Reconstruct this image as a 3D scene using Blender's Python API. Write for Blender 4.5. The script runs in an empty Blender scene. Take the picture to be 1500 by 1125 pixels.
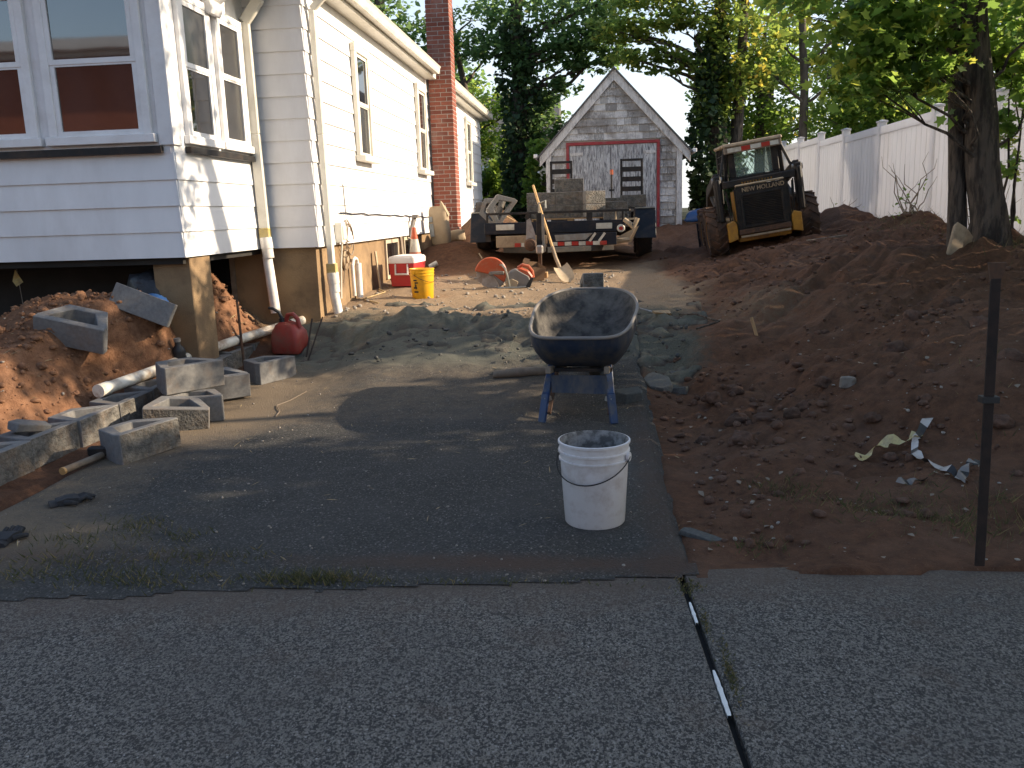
import bpy, bmesh, math, random
import numpy as np
from mathutils import Matrix, Vector, Euler, noise as mnoise

S = bpy.context.scene
COL = S.collection
R = math.radians
random.seed(7)

# ------------------------------------------------------------------ camera
cam_d = bpy.data.cameras.new('camera')
cam_d.sensor_width = 36.0
cam_d.lens = 30.0
cam_d.clip_start = 0.05
cam_d.clip_end = 2000
cam = bpy.data.objects.new('camera', cam_d)
COL.objects.link(cam)
def cam_setup():
    f = 1250.0; r = 0.0314
    y = Vector((123.0, 253.5, f)).normalized()          # where the drive's own direction lies in the lens
    a, b = -math.sin(r), math.cos(r)
    c = -(a * y[0] + b * y[1]) / y[2]
    z = Vector((a, b, c)).normalized()
    x = -(y.cross(z))
    right = (x[0], y[0], z[0]); up = (x[1], y[1], z[1]); fwd = (x[2], y[2], z[2])
    cam.matrix_world = Matrix(((right[0], up[0], -fwd[0], 0.0), (right[1], up[1], -fwd[1], 0.0),
                               (right[2], up[2], -fwd[2], 1.5), (0, 0, 0, 1)))
cam_setup()
S.camera = cam

# ------------------------------------------------------------------ sky, sun, exposure
SUN_EL, SUN_AZ = R(25.0), R(9.0)     # azimuth measured from +X towards +Y
sun_dir = Vector((math.cos(SUN_EL) * math.cos(SUN_AZ), math.cos(SUN_EL) * math.sin(SUN_AZ), math.sin(SUN_EL)))
W = bpy.data.worlds.new('World'); S.world = W; W.use_nodes = True
nt = W.node_tree
bg = nt.nodes['Background']
sky = nt.nodes.new('ShaderNodeTexSky')
sky.sky_type = 'NISHITA'; sky.sun_disc = False
sky.sun_elevation = SUN_EL
sky.sun_rotation = R(90.0) - SUN_AZ
sky.air_density = 1.0; sky.dust_density = 1.4; sky.ozone_density = 1.0
_tc = nt.nodes.new('ShaderNodeTexCoord'); _sx = nt.nodes.new('ShaderNodeSeparateXYZ'); nt.links.new(_tc.outputs['Generated'], _sx.inputs[0])
_mr = nt.nodes.new('ShaderNodeMapRange'); _mr.interpolation_type = 'SMOOTHSTEP'; nt.links.new(_sx.outputs[2], _mr.inputs[0])
for _i, _v in ((1, .0), (2, .46), (3, .86), (4, .04)): _mr.inputs[_i].default_value = _v
_nz = nt.nodes.new('ShaderNodeTexNoise'); _nz.inputs['Scale'].default_value = 2.2; _nz.inputs['Detail'].default_value = 5; nt.links.new(_tc.outputs['Generated'], _nz.inputs['Vector'])
_n2 = nt.nodes.new('ShaderNodeMapRange'); nt.links.new(_nz.outputs[0], _n2.inputs[0])
for _i, _v in ((1, .35), (2, .65), (3, .7), (4, 1.1)): _n2.inputs[_i].default_value = _v
_ml = nt.nodes.new('ShaderNodeMath'); _ml.operation = 'MULTIPLY'; _ml.use_clamp = True; nt.links.new(_mr.outputs[0], _ml.inputs[0]); nt.links.new(_n2.outputs[0], _ml.inputs[1])
# the haze is thickest towards the sun and thins to clear blue opposite it
_dp = nt.nodes.new('ShaderNodeVectorMath'); _dp.operation = 'DOT_PRODUCT'; nt.links.new(_tc.outputs['Generated'], _dp.inputs[0]); _dp.inputs[1].default_value = (.62, .78, 0)
_m3 = nt.nodes.new('ShaderNodeMapRange'); nt.links.new(_dp.outputs['Value'], _m3.inputs[0])
for _i, _v in ((1, -.8), (2, .45), (3, .34), (4, 1.0)): _m3.inputs[_i].default_value = _v
_m4 = nt.nodes.new('ShaderNodeMath'); _m4.operation = 'MULTIPLY'; _m4.use_clamp = True; nt.links.new(_ml.outputs[0], _m4.inputs[0]); nt.links.new(_m3.outputs[0], _m4.inputs[1]); _ml = _m4
_mx = nt.nodes.new('ShaderNodeMix'); _mx.data_type = 'RGBA'; nt.links.new(_ml.outputs[0], _mx.inputs[0]); nt.links.new(sky.outputs[0], _mx.inputs[6]); _mx.inputs[7].default_value = (4.2, 4.35, 4.6, 1)
nt.links.new(_mx.outputs[2], bg.inputs[0])
bg.inputs[1].default_value = 0.15
sl = bpy.data.lights.new('sun', 'SUN'); sl.energy = 4.9; sl.angle = R(0.55); sl.color = (1.0, 0.83, 0.62)
sun = bpy.data.objects.new('sun', sl); COL.objects.link(sun)
sun.rotation_euler = sun_dir.to_track_quat('Z', 'Y').to_euler()
sun.location = (20, 3, 12)
S.view_settings.view_transform = 'Standard'
S.view_settings.look = 'None'
S.view_settings.exposure = 0.92
S.view_settings.gamma = 1.0
S.view_settings.use_curve_mapping = False
S.render.engine = 'CYCLES'
S.cycles.use_denoising = True
S.cycles.max_bounces = 6
S.cycles.diffuse_bounces = 3
S.cycles.glossy_bounces = 3
S.cycles.transparent_max_bounces = 6

# ------------------------------------------------------------------ materials
MATS = {}
def nodes_of(name):
    m = bpy.data.materials.new(name); m.use_nodes = True
    n = m.node_tree.nodes; l = m.node_tree.links
    return m, n, l, n['Principled BSDF']
def ramp(n, l, fac, cols):
    r = n.new('ShaderNodeValToRGB')
    e = r.color_ramp.elements
    e[0].position, e[0].color = cols[0][0], (*cols[0][1], 1)
    e[1].position, e[1].color = cols[-1][0], (*cols[-1][1], 1)
    for p, c in cols[1:-1]:
        k = e.new(p); k.color = (*c, 1)
    l.new(fac, r.inputs[0]); return r.outputs[0]
def noise(n, l, vec, scale, detail=4, rough=0.6, dist=0.0):
    t = n.new('ShaderNodeTexNoise'); t.inputs['Scale'].default_value = scale
    t.inputs['Detail'].default_value = detail; t.inputs['Roughness'].default_value = rough
    t.inputs['Distortion'].default_value = dist
    if vec is not None: l.new(vec, t.inputs['Vector'])
    return t.outputs[0]
def mixc(n, l, fac, a, b, mode='MIX'):
    t = n.new('ShaderNodeMix'); t.data_type = 'RGBA'; t.blend_type = mode
    for sock, v in ((t.inputs[0], fac), (t.inputs[6], a), (t.inputs[7], b)):
        if isinstance(v, (int, float)): sock.default_value = v
        elif isinstance(v, tuple): sock.default_value = (*v, 1)
        else: l.new(v, sock)
    return t.outputs[2]
def mth(n, l, op, a, b=None, clamp=False):
    t = n.new('ShaderNodeMath'); t.operation = op; t.use_clamp = clamp
    for i, v in enumerate((a, b)):
        if v is None: continue
        if isinstance(v, (int, float)): t.inputs[i].default_value = v
        else: l.new(v, t.inputs[i])
    return t.outputs[0]
def mapr(n, l, v, a, b, c=0.0, d=1.0):
    t = n.new('ShaderNodeMapRange'); t.clamp = True
    l.new(v, t.inputs[0])
    for i, k in enumerate((a, b, c, d)): t.inputs[i + 1].default_value = k
    return t.outputs[0]
def position(n, l, scale=(1, 1, 1), rot=(0, 0, 0)):
    g = n.new('ShaderNodeNewGeometry')
    if scale == (1, 1, 1) and rot == (0, 0, 0): return g.outputs['Position']
    m = n.new('ShaderNodeMapping'); m.inputs['Scale'].default_value = scale; m.inputs['Rotation'].default_value = rot
    l.new(g.outputs['Position'], m.inputs[0]); return m.outputs[0]
def bump(n, l, b, h, strength=0.4, dist=0.01):
    t = n.new('ShaderNodeBump'); t.inputs['Strength'].default_value = strength
    t.inputs['Distance'].default_value = dist
    l.new(h, t.inputs['Height']); l.new(t.outputs[0], b.inputs['Normal']); return t
def pm(name, c1, c2, scale=8.0, rough=0.7, bs=0.25, bscale=60.0, metal=0.0, rnd=0.08, dirt=None, dscale=3.0, damt=0.5, stretch=(1, 1, 1), lo=0.35, hi=0.65, bdist=0.004, spec=0.4):
    m, n, l, b = nodes_of(name)
    P = position(n, l, stretch)
    col = mixc(n, l, mapr(n, l, noise(n, l, P, scale, 6), lo, hi), c1, c2)
    if dirt:
        f = mapr(n, l, noise(n, l, P, dscale, 6, 0.7), 0.48, 0.68, 0, damt)
        col = mixc(n, l, f, col, dirt)
    if rnd:
        oi = n.new('ShaderNodeObjectInfo')
        v = mapr(n, l, oi.outputs['Random'], 0, 1, 1 - rnd, 1 + rnd)
        h = n.new('ShaderNodeHueSaturation'); l.new(col, h.inputs['Color']); l.new(v, h.inputs['Value']); col = h.outputs[0]
    l.new(col, b.inputs['Base Color'])
    b.inputs['Roughness'].default_value = rough; b.inputs['Metallic'].default_value = metal
    b.inputs['Specular IOR Level'].default_value = spec
    if bs: bump(n, l, b, noise(n, l, P, bscale, 4), bs, bdist)
    MATS[name] = m
    return m

pm('white_siding', (.80, .79, .78), (.72, .71, .70), 3.0, .45, .15, 30, rnd=.03, dirt=(.50, .46, .42), dscale=1.6, damt=.28, stretch=(1, 1, .35))
pm('white_trim', (.80, .79, .78), (.72, .71, .70), 5.0, .4, .1, 40, rnd=.02, dirt=(.48, .42, .36), dscale=4, damt=.25)
pm('cream_metal', (.74, .71, .62), (.66, .63, .54), 4.0, .4, .05, 40, rnd=.02, dirt=(.35, .3, .22), dscale=3, damt=.3, metal=0)
pm('pvc', (.78, .77, .74), (.70, .68, .63), 6, .35, .03, 30, rnd=.02, dirt=(.35, .22, .12), dscale=4, damt=.4)
pm('pvc_dirty', (.74, .70, .60), (.62, .54, .42), 6, .45, .05, 30, rnd=.02, dirt=(.30, .17, .09), dscale=6, damt=.8)
pm('stucco', (.29, .195, .105), (.215, .14, .075), 2.5, .9, .6, 70, rnd=0, dirt=(.13, .085, .05), dscale=1.9, damt=.85, bdist=.008)
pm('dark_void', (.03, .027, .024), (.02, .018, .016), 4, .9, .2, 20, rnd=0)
pm('mortar', (.42, .37, .33), (.36, .31, .27), 20, .95, .4, 120, rnd=0)
pm('concrete_block', (.185, .18, .172), (.135, .132, .128), 35, .92, .6, 160, rnd=.10, dirt=(.20, .13, .08), dscale=7, damt=.35, bdist=.004)
pm('concrete_rough', (.20, .185, .16), (.085, .08, .072), 16, .95, 1.0, 45, rnd=.10, dirt=(.22, .14, .08), dscale=5, damt=.5, bdist=.03)
pm('black_metal', (.014, .014, .015), (.024, .023, .022), 10, .5, .1, 80, rnd=.05, dirt=(.085, .055, .036), dscale=6, damt=.5, spec=.25)
pm('blue_black_metal', (.007, .010, .017), (.012, .015, .023), 10, .5, .1, 80, rnd=.05, dirt=(.07, .05, .035), dscale=7, damt=.35, spec=.25)
pm('rusty_metal', (.13, .065, .035), (.055, .035, .025), 18, .8, .5, 90, rnd=.05)
pm('dark_rust', (.016, .011, .009), (.03, .018, .013), 18, .8, .5, 90, rnd=.05)
pm('steel', (.40, .38, .35), (.30, .27, .24), 12, .42, .1, 90, metal=.7, rnd=.05, dirt=(.16, .09, .05), dscale=7, damt=.7)
pm('zinc', (.34, .34, .31), (.26, .26, .235), 12, .4, .1, 90, metal=.6, rnd=.05, dirt=(.2, .12, .07), dscale=7, damt=.5)
pm('tan_plate', (.36, .27, .17), (.27, .20, .13), 8, .7, .2, 60, rnd=.05, dirt=(.15, .10, .06), dscale=4, damt=.6)
pm('wood', (.42, .27, .13), (.32, .19, .09), 14, .7, .3, 60, rnd=.1, stretch=(1, 1, .15))
pm('wood_handle', (.58, .36, .15), (.45, .26, .10), 14, .5, .15, 60, rnd=.1)
pm('old_wood', (.25, .20, .15), (.16, .12, .085), 10, .85, .4, 60, rnd=.15)
pm('rubber', (.025, .023, .022), (.032, .029, .026), 20, .8, .3, 120, rnd=.05, dirt=(.12, .065, .035), dscale=5, damt=.35)
pm('muddy_rubber', (.085, .048, .03), (.035, .026, .021), 9, .9, .6, 50, rnd=.05, dirt=(.16, .08, .045), dscale=6, damt=.6)
pm('yellow_paint', (.46, .235, .03), (.36, .17, .022), 6, .5, .1, 60, rnd=.03, dirt=(.12, .07, .04), dscale=5, damt=.85)
pm('dusty_tan', (.46, .36, .24), (.33, .25, .16), 8, .85, .2, 60, rnd=.03)
pm('red_paint', (.30, .03, .035), (.24, .025, .03), 6, .6, .2, 80, rnd=.03, dirt=(.25, .12, .11), dscale=9, damt=.5)
pm('red_plastic', (.50, .035, .04), (.44, .03, .035), 4, .38, .03, 40, rnd=0, dirt=(.33, .10, .07), dscale=5, damt=.35)
pm('red_can', (.34, .05, .035), (.25, .035, .025), 5, .5, .1, 40, rnd=0, dirt=(.20, .10, .07), dscale=4, damt=.8)
pm('white_plastic', (.74, .72, .70), (.66, .63, .60), 4, .4, .04, 40, rnd=0, dirt=(.34, .25, .18), dscale=5, damt=.55)
pm('bucket_white', (.66, .63, .62), (.60, .57, .55), 5, .42, .06, 50, rnd=0, dirt=(.32, .22, .16), dscale=9, damt=.45)
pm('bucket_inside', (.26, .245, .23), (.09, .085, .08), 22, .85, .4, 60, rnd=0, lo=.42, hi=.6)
pm('yellow_plastic', (.80, .42, .015), (.72, .35, .012), 4, .38, .03, 40, rnd=0, dirt=(.45, .26, .05), dscale=6, damt=.5)
pm('orange_plastic', (.46, .085, .028), (.37, .07, .026), 6, .45, .05, 50, rnd=.02, dirt=(.40, .22, .12), dscale=6, damt=.5)
pm('reflective_white', (.62, .60, .52), (.50, .46, .38), 8, .4, .05, 50, rnd=0, dirt=(.32, .24, .16), dscale=7, damt=.6)
pm('reflective_red', (.45, .03, .02), (.36, .03, .02), 8, .35, .05, 50, rnd=0, dirt=(.25, .12, .07), dscale=9, damt=.4)
pm('grey_plastic', (.22, .20, .18), (.16, .15, .14), 8, .6, .1, 60, rnd=.03, dirt=(.25, .18, .12), dscale=5, damt=.5)
pm('black_plastic', (.016, .016, .017), (.028, .027, .027), 8, .5, .1, 60, rnd=.03)
pm('paper_bag', (.40, .31, .205), (.33, .25, .16), 6, .85, .4, 25, rnd=.06, dirt=(.30, .2, .11), dscale=4, damt=.4)
pm('cardboard', (.22, .135, .075), (.17, .10, .055), 8, .9, .2, 60, rnd=.05)
pm('bag_print', (.30, .31, .30), (.22, .23, .23), 14, .8, .1, 60, rnd=0)
pm('blue_paint', (.020, .032, .058), (.050, .054, .064), 11, .65, .5, 60, rnd=.04, dirt=(.10, .085, .07), dscale=7, damt=.95, stretch=(1, 1, .35), lo=.4, hi=.6)
pm('blue_bright', (.012, .038, .115), (.03, .05, .085), 9, .45, .2, 60, rnd=.04, dirt=(.14, .11, .09), dscale=9, damt=.5)
pm('tray_inside', (.085, .076, .066), (.034, .031, .029), 9, .85, .8, 30, rnd=0, dirt=(.145, .13, .11), dscale=5, damt=.75, lo=.42, hi=.58, bdist=.012)
pm('blue_tarp', (.02, .07, .20), (.03, .09, .25), 6, .45, .4, 18, rnd=0)
pm('black_bag', (.018, .02, .024), (.03, .032, .038), 6, .35, .6, 18, rnd=0, bdist=.02)
pm('cloth_black', (.016, .017, .02), (.035, .036, .04), 14, .9, .5, 90, rnd=.05, dirt=(.09, .075, .06), dscale=12, damt=.5)
pm('bark', (.11, .085, .064), (.036, .028, .022), 16, .95, 1.0, 20, rnd=.1, stretch=(1, 1, .2), lo=.42, hi=.58, bdist=.06)
pm('bark_pale', (.13, .105, .082), (.06, .048, .037), 10, .95, .9, 16, rnd=.1, stretch=(1, 1, .22), bdist=.03)
pm('vinyl', (.74, .72, .71), (.68, .66, .65), 3, .35, .02, 30, rnd=.02, dirt=(.48, .38, .30), dscale=1.5, damt=.25, stretch=(1, 1, .3))
pm('asphalt_chunk', (.065, .07, .068), (.11, .11, .10), 60, .95, .8, 120, rnd=.15, dirt=(.12, .08, .055), dscale=6, damt=.3)
pm('stone', (.27, .24, .20), (.18, .155, .13), 30, .95, .6, 60, rnd=.35)
pm('soil_clod_dark', (.125, .067, .043), (.07, .04, .027), 22, .98, 1.0, 70, rnd=.25, bdist=.012)
pm('soil_clod_orange', (.28, .145, .08), (.19, .095, .05), 22, .98, 1.0, 70, rnd=.25, bdist=.012)
pm('roof_shingle', (.13, .125, .12), (.09, .088, .086), 30, .95, .5, 80, rnd=0)
pm('tape_yellow', (.50, .38, .12), (.44, .38, .22), 9, .5, .1, 60, rnd=0, dirt=(.2, .14, .09), dscale=14, damt=.7)
pm('tape_white', (.50, .47, .44), (.40, .36, .33), 9, .5, .1, 60, rnd=0, dirt=(.2, .13, .09), dscale=14, damt=.7)
pm('far_brick', (.38, .13, .07), (.30, .10, .055), 6, .9, .3, 40, rnd=0)
pm('beige_wall', (.50, .42, .30), (.44, .37, .27), 2, .8, .1, 40, rnd=0)
pm('dark_fence_wood', (.05, .042, .036), (.035, .03, .026), 8, .9, .3, 40, rnd=.2)
pm('straw', (.42, .32, .16), (.28, .20, .10), 12, .8, 0, rnd=0)

def vinyl_mat():
    m = MATS['vinyl']; n = m.node_tree.nodes; l = m.node_tree.links; b = n['Principled BSDF']; out = n['Material Output']
    t = n.new('ShaderNodeBsdfTranslucent'); t.inputs['Color'].default_value = (.78, .79, .83, 1)
    mx = n.new('ShaderNodeMixShader'); mx.inputs[0].default_value = .36
    l.new(b.outputs[0], mx.inputs[1]); l.new(t.outputs[0], mx.inputs[2]); l.new(mx.outputs[0], out.inputs['Surface'])
vinyl_mat()
def brick_mat():
    m, n, l, b = nodes_of('brick')
    oi = n.new('ShaderNodeObjectInfo')
    c = ramp(n, l, oi.outputs['Random'], [(0, (.17, .048, .032)), (.4, (.26, .075, .045)), (.75, (.31, .095, .058)), (1, (.22, .085, .06))])
    P = position(n, l)
    c = mixc(n, l, mapr(n, l, noise(n, l, P, 25, 5), .35, .7, 0, .5), c, (.16, .06, .04))
    c = mixc(n, l, mapr(n, l, noise(n, l, P, 2.2, 5), .55, .75, 0, .35), c, (.40, .33, .28))
    l.new(c, b.inputs['Base Color']); b.inputs['Roughness'].default_value = .9
    bump(n, l, b, noise(n, l, P, 120, 4), .5, .004)
    MATS['brick'] = m
brick_mat()

def shingle_mat():
    m, n, l, b = nodes_of('shed_shingle')
    oi = n.new('ShaderNodeObjectInfo')
    c = ramp(n, l, oi.outputs['Random'], [(0, (.18, .168, .155)), (.4, (.31, .295, .275)), (.8, (.40, .385, .365)), (1, (.23, .208, .19))])
    P = position(n, l, (1, 1, .35)); P2 = position(n, l)
    fl = mth(n, l, 'ADD', noise(n, l, P, 34, 6, .75), mth(n, l, 'MULTIPLY', mth(n, l, 'SUBTRACT', mth(n, l, 'FRACT', mth(n, l, 'MULTIPLY', oi.outputs['Random'], 7.3)), .5), .28))
    c = mixc(n, l, mapr(n, l, fl, .44, .56, 0, .85), c, (.60, .58, .56))      # flaking white paint
    c = mixc(n, l, mapr(n, l, noise(n, l, P2, 1.5, 6, .7), .47, .6, 0, .75), c, (.18, .16, .145))
    l.new(c, b.inputs['Base Color']); b.inputs['Roughness'].default_value = .95
    bump(n, l, b, noise(n, l, P, 60, 5), .6, .008)
    MATS['shed_shingle'] = m
shingle_mat()

def peel_mat():
    m, n, l, b = nodes_of('peeling_board')
    P = position(n, l, (1, 1, .16))
    g = noise(n, l, P, 26, 7, .75, .6)
    c = ramp(n, l, g, [(.41, (.13, .13, .137)), (.49, (.33, .335, .345)), (.56, (.52, .53, .54))])
    c = mixc(n, l, mapr(n, l, noise(n, l, position(n, l), 1.3, 5), .45, .7, 0, .5), c, (.17, .165, .17))
    l.new(c, b.inputs['Base Color']); b.inputs['Roughness'].default_value = .9
    bump(n, l, b, g, .6, .01)
    MATS['peeling_board'] = m
    m, n, l, b = nodes_of('peeling_trim')
    g = noise(n, l, P, 22, 7, .75, .6)
    P = position(n, l, (1, 1, .3)); g = noise(n, l, P, 18, 7, .75)
    c = ramp(n, l, g, [(.36, (.30, .28, .265)), (.50, (.56, .54, .52)), (.65, (.66, .64, .62))])
    l.new(c, b.inputs['Base Color']); b.inputs['Roughness'].default_value = .85
    bump(n, l, b, g, .3, .006)
    MATS['peeling_trim'] = m
peel_mat()

def glass_mat(name, tint, rough=.03):
    m, n, l, b = nodes_of(name)
    c = mixc(n, l, mapr(n, l, noise(n, l, position(n, l, (1, 1, .5)), 2.2, 3), .4, .6), tint, tuple(v * .55 for v in tint))
    l.new(c, b.inputs['Base Color'])
    b.inputs['Roughness'].default_value = rough; b.inputs['IOR'].default_value = 2.2
    b.inputs['Specular IOR Level'].default_value = .6
    bump(n, l, b, noise(n, l, position(n, l), 1.4, 2), .03, .02)
    MATS[name] = m
glass_mat('window_glass', (.022, .022, .024))
glass_mat('screen_glass', (.042, .04, .038), .2)
def cab_glass():
    m, n, l, b = nodes_of('cab_glass')
    b.inputs['Base Color'].default_value = (.55, .68, .62, 1)
    b.inputs['Roughness'].default_value = .06
    b.inputs['Transmission Weight'].default_value = .85
    b.inputs['IOR'].default_value = 1.1
    MATS['cab_glass'] = m
cab_glass()

def sidewalk_mat():
    m, n, l, b = nodes_of('aggregate_concrete')
    P = position(n, l)
    peb = noise(n, l, P, 78, 3, .62, .35)
    peb2 = noise(n, l, position(n, l, (1.2, .85, 1), (0, 0, .6)), 118, 3, .6, .5)
    fine = noise(n, l, P, 330, 3, .6)
    c = mixc(n, l, mapr(n, l, fine, .3, .7), (.118, .106, .090), (.210, .189, .162))
    c = mixc(n, l, mapr(n, l, peb, .505, .535), c, (.048, .044, .040))
    c = mixc(n, l, mapr(n, l, peb2, .555, .58), c, (.030, .029, .027))
    c = mixc(n, l, mapr(n, l, peb2, .415, .385), c, (.26, .238, .206))
    v = n.new('ShaderNodeTexVoronoi'); v.inputs['Scale'].default_value = 46; l.new(P, v.inputs['Vector'])
    sep = n.new('ShaderNodeSeparateColor'); l.new(v.outputs['Color'], sep.inputs[0])
    fl = mth(n, l, 'MULTIPLY', mapr(n, l, sep.outputs[0], .90, .94), mapr(n, l, v.outputs['Distance'], .20, .13))
    c = mixc(n, l, mth(n, l, 'MULTIPLY', fl, .8), c, (.42, .40, .37))
    c = mixc(n, l, mapr(n, l, noise(n, l, P, 1.0, 6, .65), .46, .68, 0, .45), c, (.075, .068, .060))
    c = mixc(n, l, mapr(n, l, noise(n, l, P, 2.4, 6, .7), .55, .70, 0, .55), c, (.095, .066, .048))
    # soil tracked over the edge next to the yard
    sx = n.new('ShaderNodeSeparateXYZ'); l.new(P, sx.inputs[0])
    ed = mth(n, l, 'SUBTRACT', sx.outputs[1], mth(n, l, 'MULTIPLY', sx.outputs[0], .1))
    e2 = mth(n, l, 'ADD', mapr(n, l, ed, 2.75, 3.32, 0, .62), mth(n, l, 'SUBTRACT', noise(n, l, P, 7, 6, .75), .5))
    c = mixc(n, l, mapr(n, l, e2, .22, .62, 0, .8), c, mixc(n, l, fine, (.075, .056, .043), (.14, .104, .078)))
    l.new(c, b.inputs['Base Color']); b.inputs['Roughness'].default_value = .8; b.inputs['Specular IOR Level'].default_value = .3
    h = mth(n, l, 'ADD', mth(n, l, 'MULTIPLY', peb, .9), mth(n, l, 'ADD', mth(n, l, 'MULTIPLY', peb2, .6), mth(n, l, 'MULTIPLY', fine, .3)))
    bump(n, l, b, h, .8, .010)
    MATS['aggregate_concrete'] = m
sidewalk_mat()

def attr(n, l, name='mask'):
    a = n.new('ShaderNodeAttribute'); a.attribute_name = name
    s = n.new('ShaderNodeSeparateColor'); l.new(a.outputs['Color'], s.inputs[0])
    return s.outputs[0], s.outputs[1], s.outputs[2]
def asphalt_mat():
    m, n, l, b = nodes_of('old_asphalt')
    P = position(n, l)
    v = n.new('ShaderNodeTexVoronoi'); v.inputs['Scale'].default_value = 120; l.new(P, v.inputs['Vector'])
    sep = n.new('ShaderNodeSeparateColor'); l.new(v.outputs['Color'], sep.inputs[0])
    c = ramp(n, l, sep.outputs[1], [(0, (.029, .028, .025)), (.6, (.056, .053, .047)), (.85, (.095, .089, .078)), (.96, (.16, .15, .13)), (1, (.28, .265, .24))])
    c = mixc(n, l, mapr(n, l, noise(n, l, P, 300, 3), .4, .65), c, (.038, .037, .035))
    c = mixc(n, l, mapr(n, l, noise(n, l, P, 1.6, 5), .45, .7, 0, .5), c, (.075, .07, .064))
    r, g, bl = attr(n, l)
    nz = noise(n, l, P, 5, 6, .7); nf = noise(n, l, P, 26, 5, .7)
    brk = mth(n, l, 'ADD', mth(n, l, 'MULTIPLY', nz, .6), mth(n, l, 'MULTIPLY', nf, .4))
    def layer(c, mask, col, soft=.16):
        f = mth(n, l, 'ADD', mask, mth(n, l, 'SUBTRACT', brk, .5))
        return mixc(n, l, mapr(n, l, f, .5 - soft, .5 + soft), c, col)
    tan = mixc(n, l, noise(n, l, P, 90, 4), (.22, .165, .108), (.12, .09, .06))
    green = mixc(n, l, noise(n, l, P, 70, 5), (.14, .137, .108), (.072, .073, .058))
    red = mixc(n, l, noise(n, l, P, 60, 4), (.10, .062, .043), (.055, .036, .026))
    c = layer(c, g, tan, .22); c = layer(c, r, green, .2); c = layer(c, bl, red, .25)
    l.new(c, b.inputs['Base Color']); b.inputs['Roughness'].default_value = .9; b.inputs['Specular IOR Level'].default_value = .3
    h = mth(n, l, 'ADD', mth(n, l, 'MULTIPLY', v.outputs['Distance'], -.6), noise(n, l, P, 60, 5, .7))
    bump(n, l, b, h, .8, .010)
    MATS['old_asphalt'] = m
asphalt_mat()
def soil_mat():
    m, n, l, b = nodes_of('soil')
    P = position(n, l)
    r, g, bl = attr(n, l)
    n1 = noise(n, l, P, 1.7, 6, .65); n2 = noise(n, l, P, 14, 6, .7); n3 = noise(n, l, P, 70, 5, .7)
    brk = mth(n, l, 'ADD', mth(n, l, 'MULTIPLY', n2, .6), mth(n, l, 'MULTIPLY', n3, .4))
    orange = mixc(n, l, mapr(n, l, n2, .35, .65), (.27, .14, .078), (.165, .08, .043))
    dark = mixc(n, l, mapr(n, l, n2, .35, .65), (.145, .071, .040), (.078, .040, .024))
    dark = mixc(n, l, mapr(n, l, n1, .45, .65, 0, .6), dark, (.155, .088, .057))
    def lay(c, mask, col, soft=.2):
        f = mth(n, l, 'ADD', mask, mth(n, l, 'SUBTRACT', brk, .5))
        return mixc(n, l, mapr(n, l, f, .5 - soft, .5 + soft), c, col)
    c = lay(orange, bl, dark, .3)
    tan = mixc(n, l, mapr(n, l, n3, .35, .65), (.33, .245, .16), (.215, .15, .095))
    c = lay(c, g, tan, .25)
    litter = mixc(n, l, mapr(n, l, n3, .4, .6), (.055, .05, .03), (.035, .045, .02))
    c = lay(c, r, litter, .2)
    _al = n.new('ShaderNodeAttribute'); _al.attribute_name = 'mask'
    c = lay(c, _al.outputs['Alpha'], mixc(n, l, mapr(n, l, n3, .35, .65), (.128, .125, .098), (.068, .068, .053)), .2)
    c = mixc(n, l, mapr(n, l, noise(n, l, P, 160, 3), .64, .72, 0, .5), c, (.33, .25, .19))
    l.new(c, b.inputs['Base Color']); b.inputs['Roughness'].default_value = .97; b.inputs['Specular IOR Level'].default_value = .15
    h = mth(n, l, 'ADD', n2, mth(n, l, 'MULTIPLY', n3, .5))
    bump(n, l, b, h, .9, .025)
    MATS['soil'] = m
soil_mat()
def dust_mat():
    m, n, l, b = nodes_of('stone_dust')
    P = position(n, l)
    n2 = noise(n, l, P, 12, 6, .7); n3 = noise(n, l, P, 80, 5, .7)
    c = mixc(n, l, mapr(n, l, n2, .35, .65), (.150, .145, .112), (.088, .09, .068))
    c = mixc(n, l, mapr(n, l, n3, .55, .7, 0, .7), c, (.058, .058, .046))
    c = mixc(n, l, mapr(n, l, noise(n, l, P, 3, 5), .5, .68, 0, .7), c, (.23, .175, .115))
    r, g, bl = attr(n, l)
    edge = mixc(n, l, g, (.085, .075, .062), (.055, .031, .021))
    f = mth(n, l, 'ADD', r, mth(n, l, 'SUBTRACT', mth(n, l, 'ADD', mth(n, l, 'MULTIPLY', n2, .6), mth(n, l, 'MULTIPLY', n3, .4)), .5))
    c = mixc(n, l, mapr(n, l, f, .15, .65), edge, c)
    l.new(c, b.inputs['Base Color']); b.inputs['Roughness'].default_value = .97
    bump(n, l, b, mth(n, l, 'ADD', n2, n3), .9, .02)
    MATS['stone_dust'] = m
dust_mat()

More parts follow.
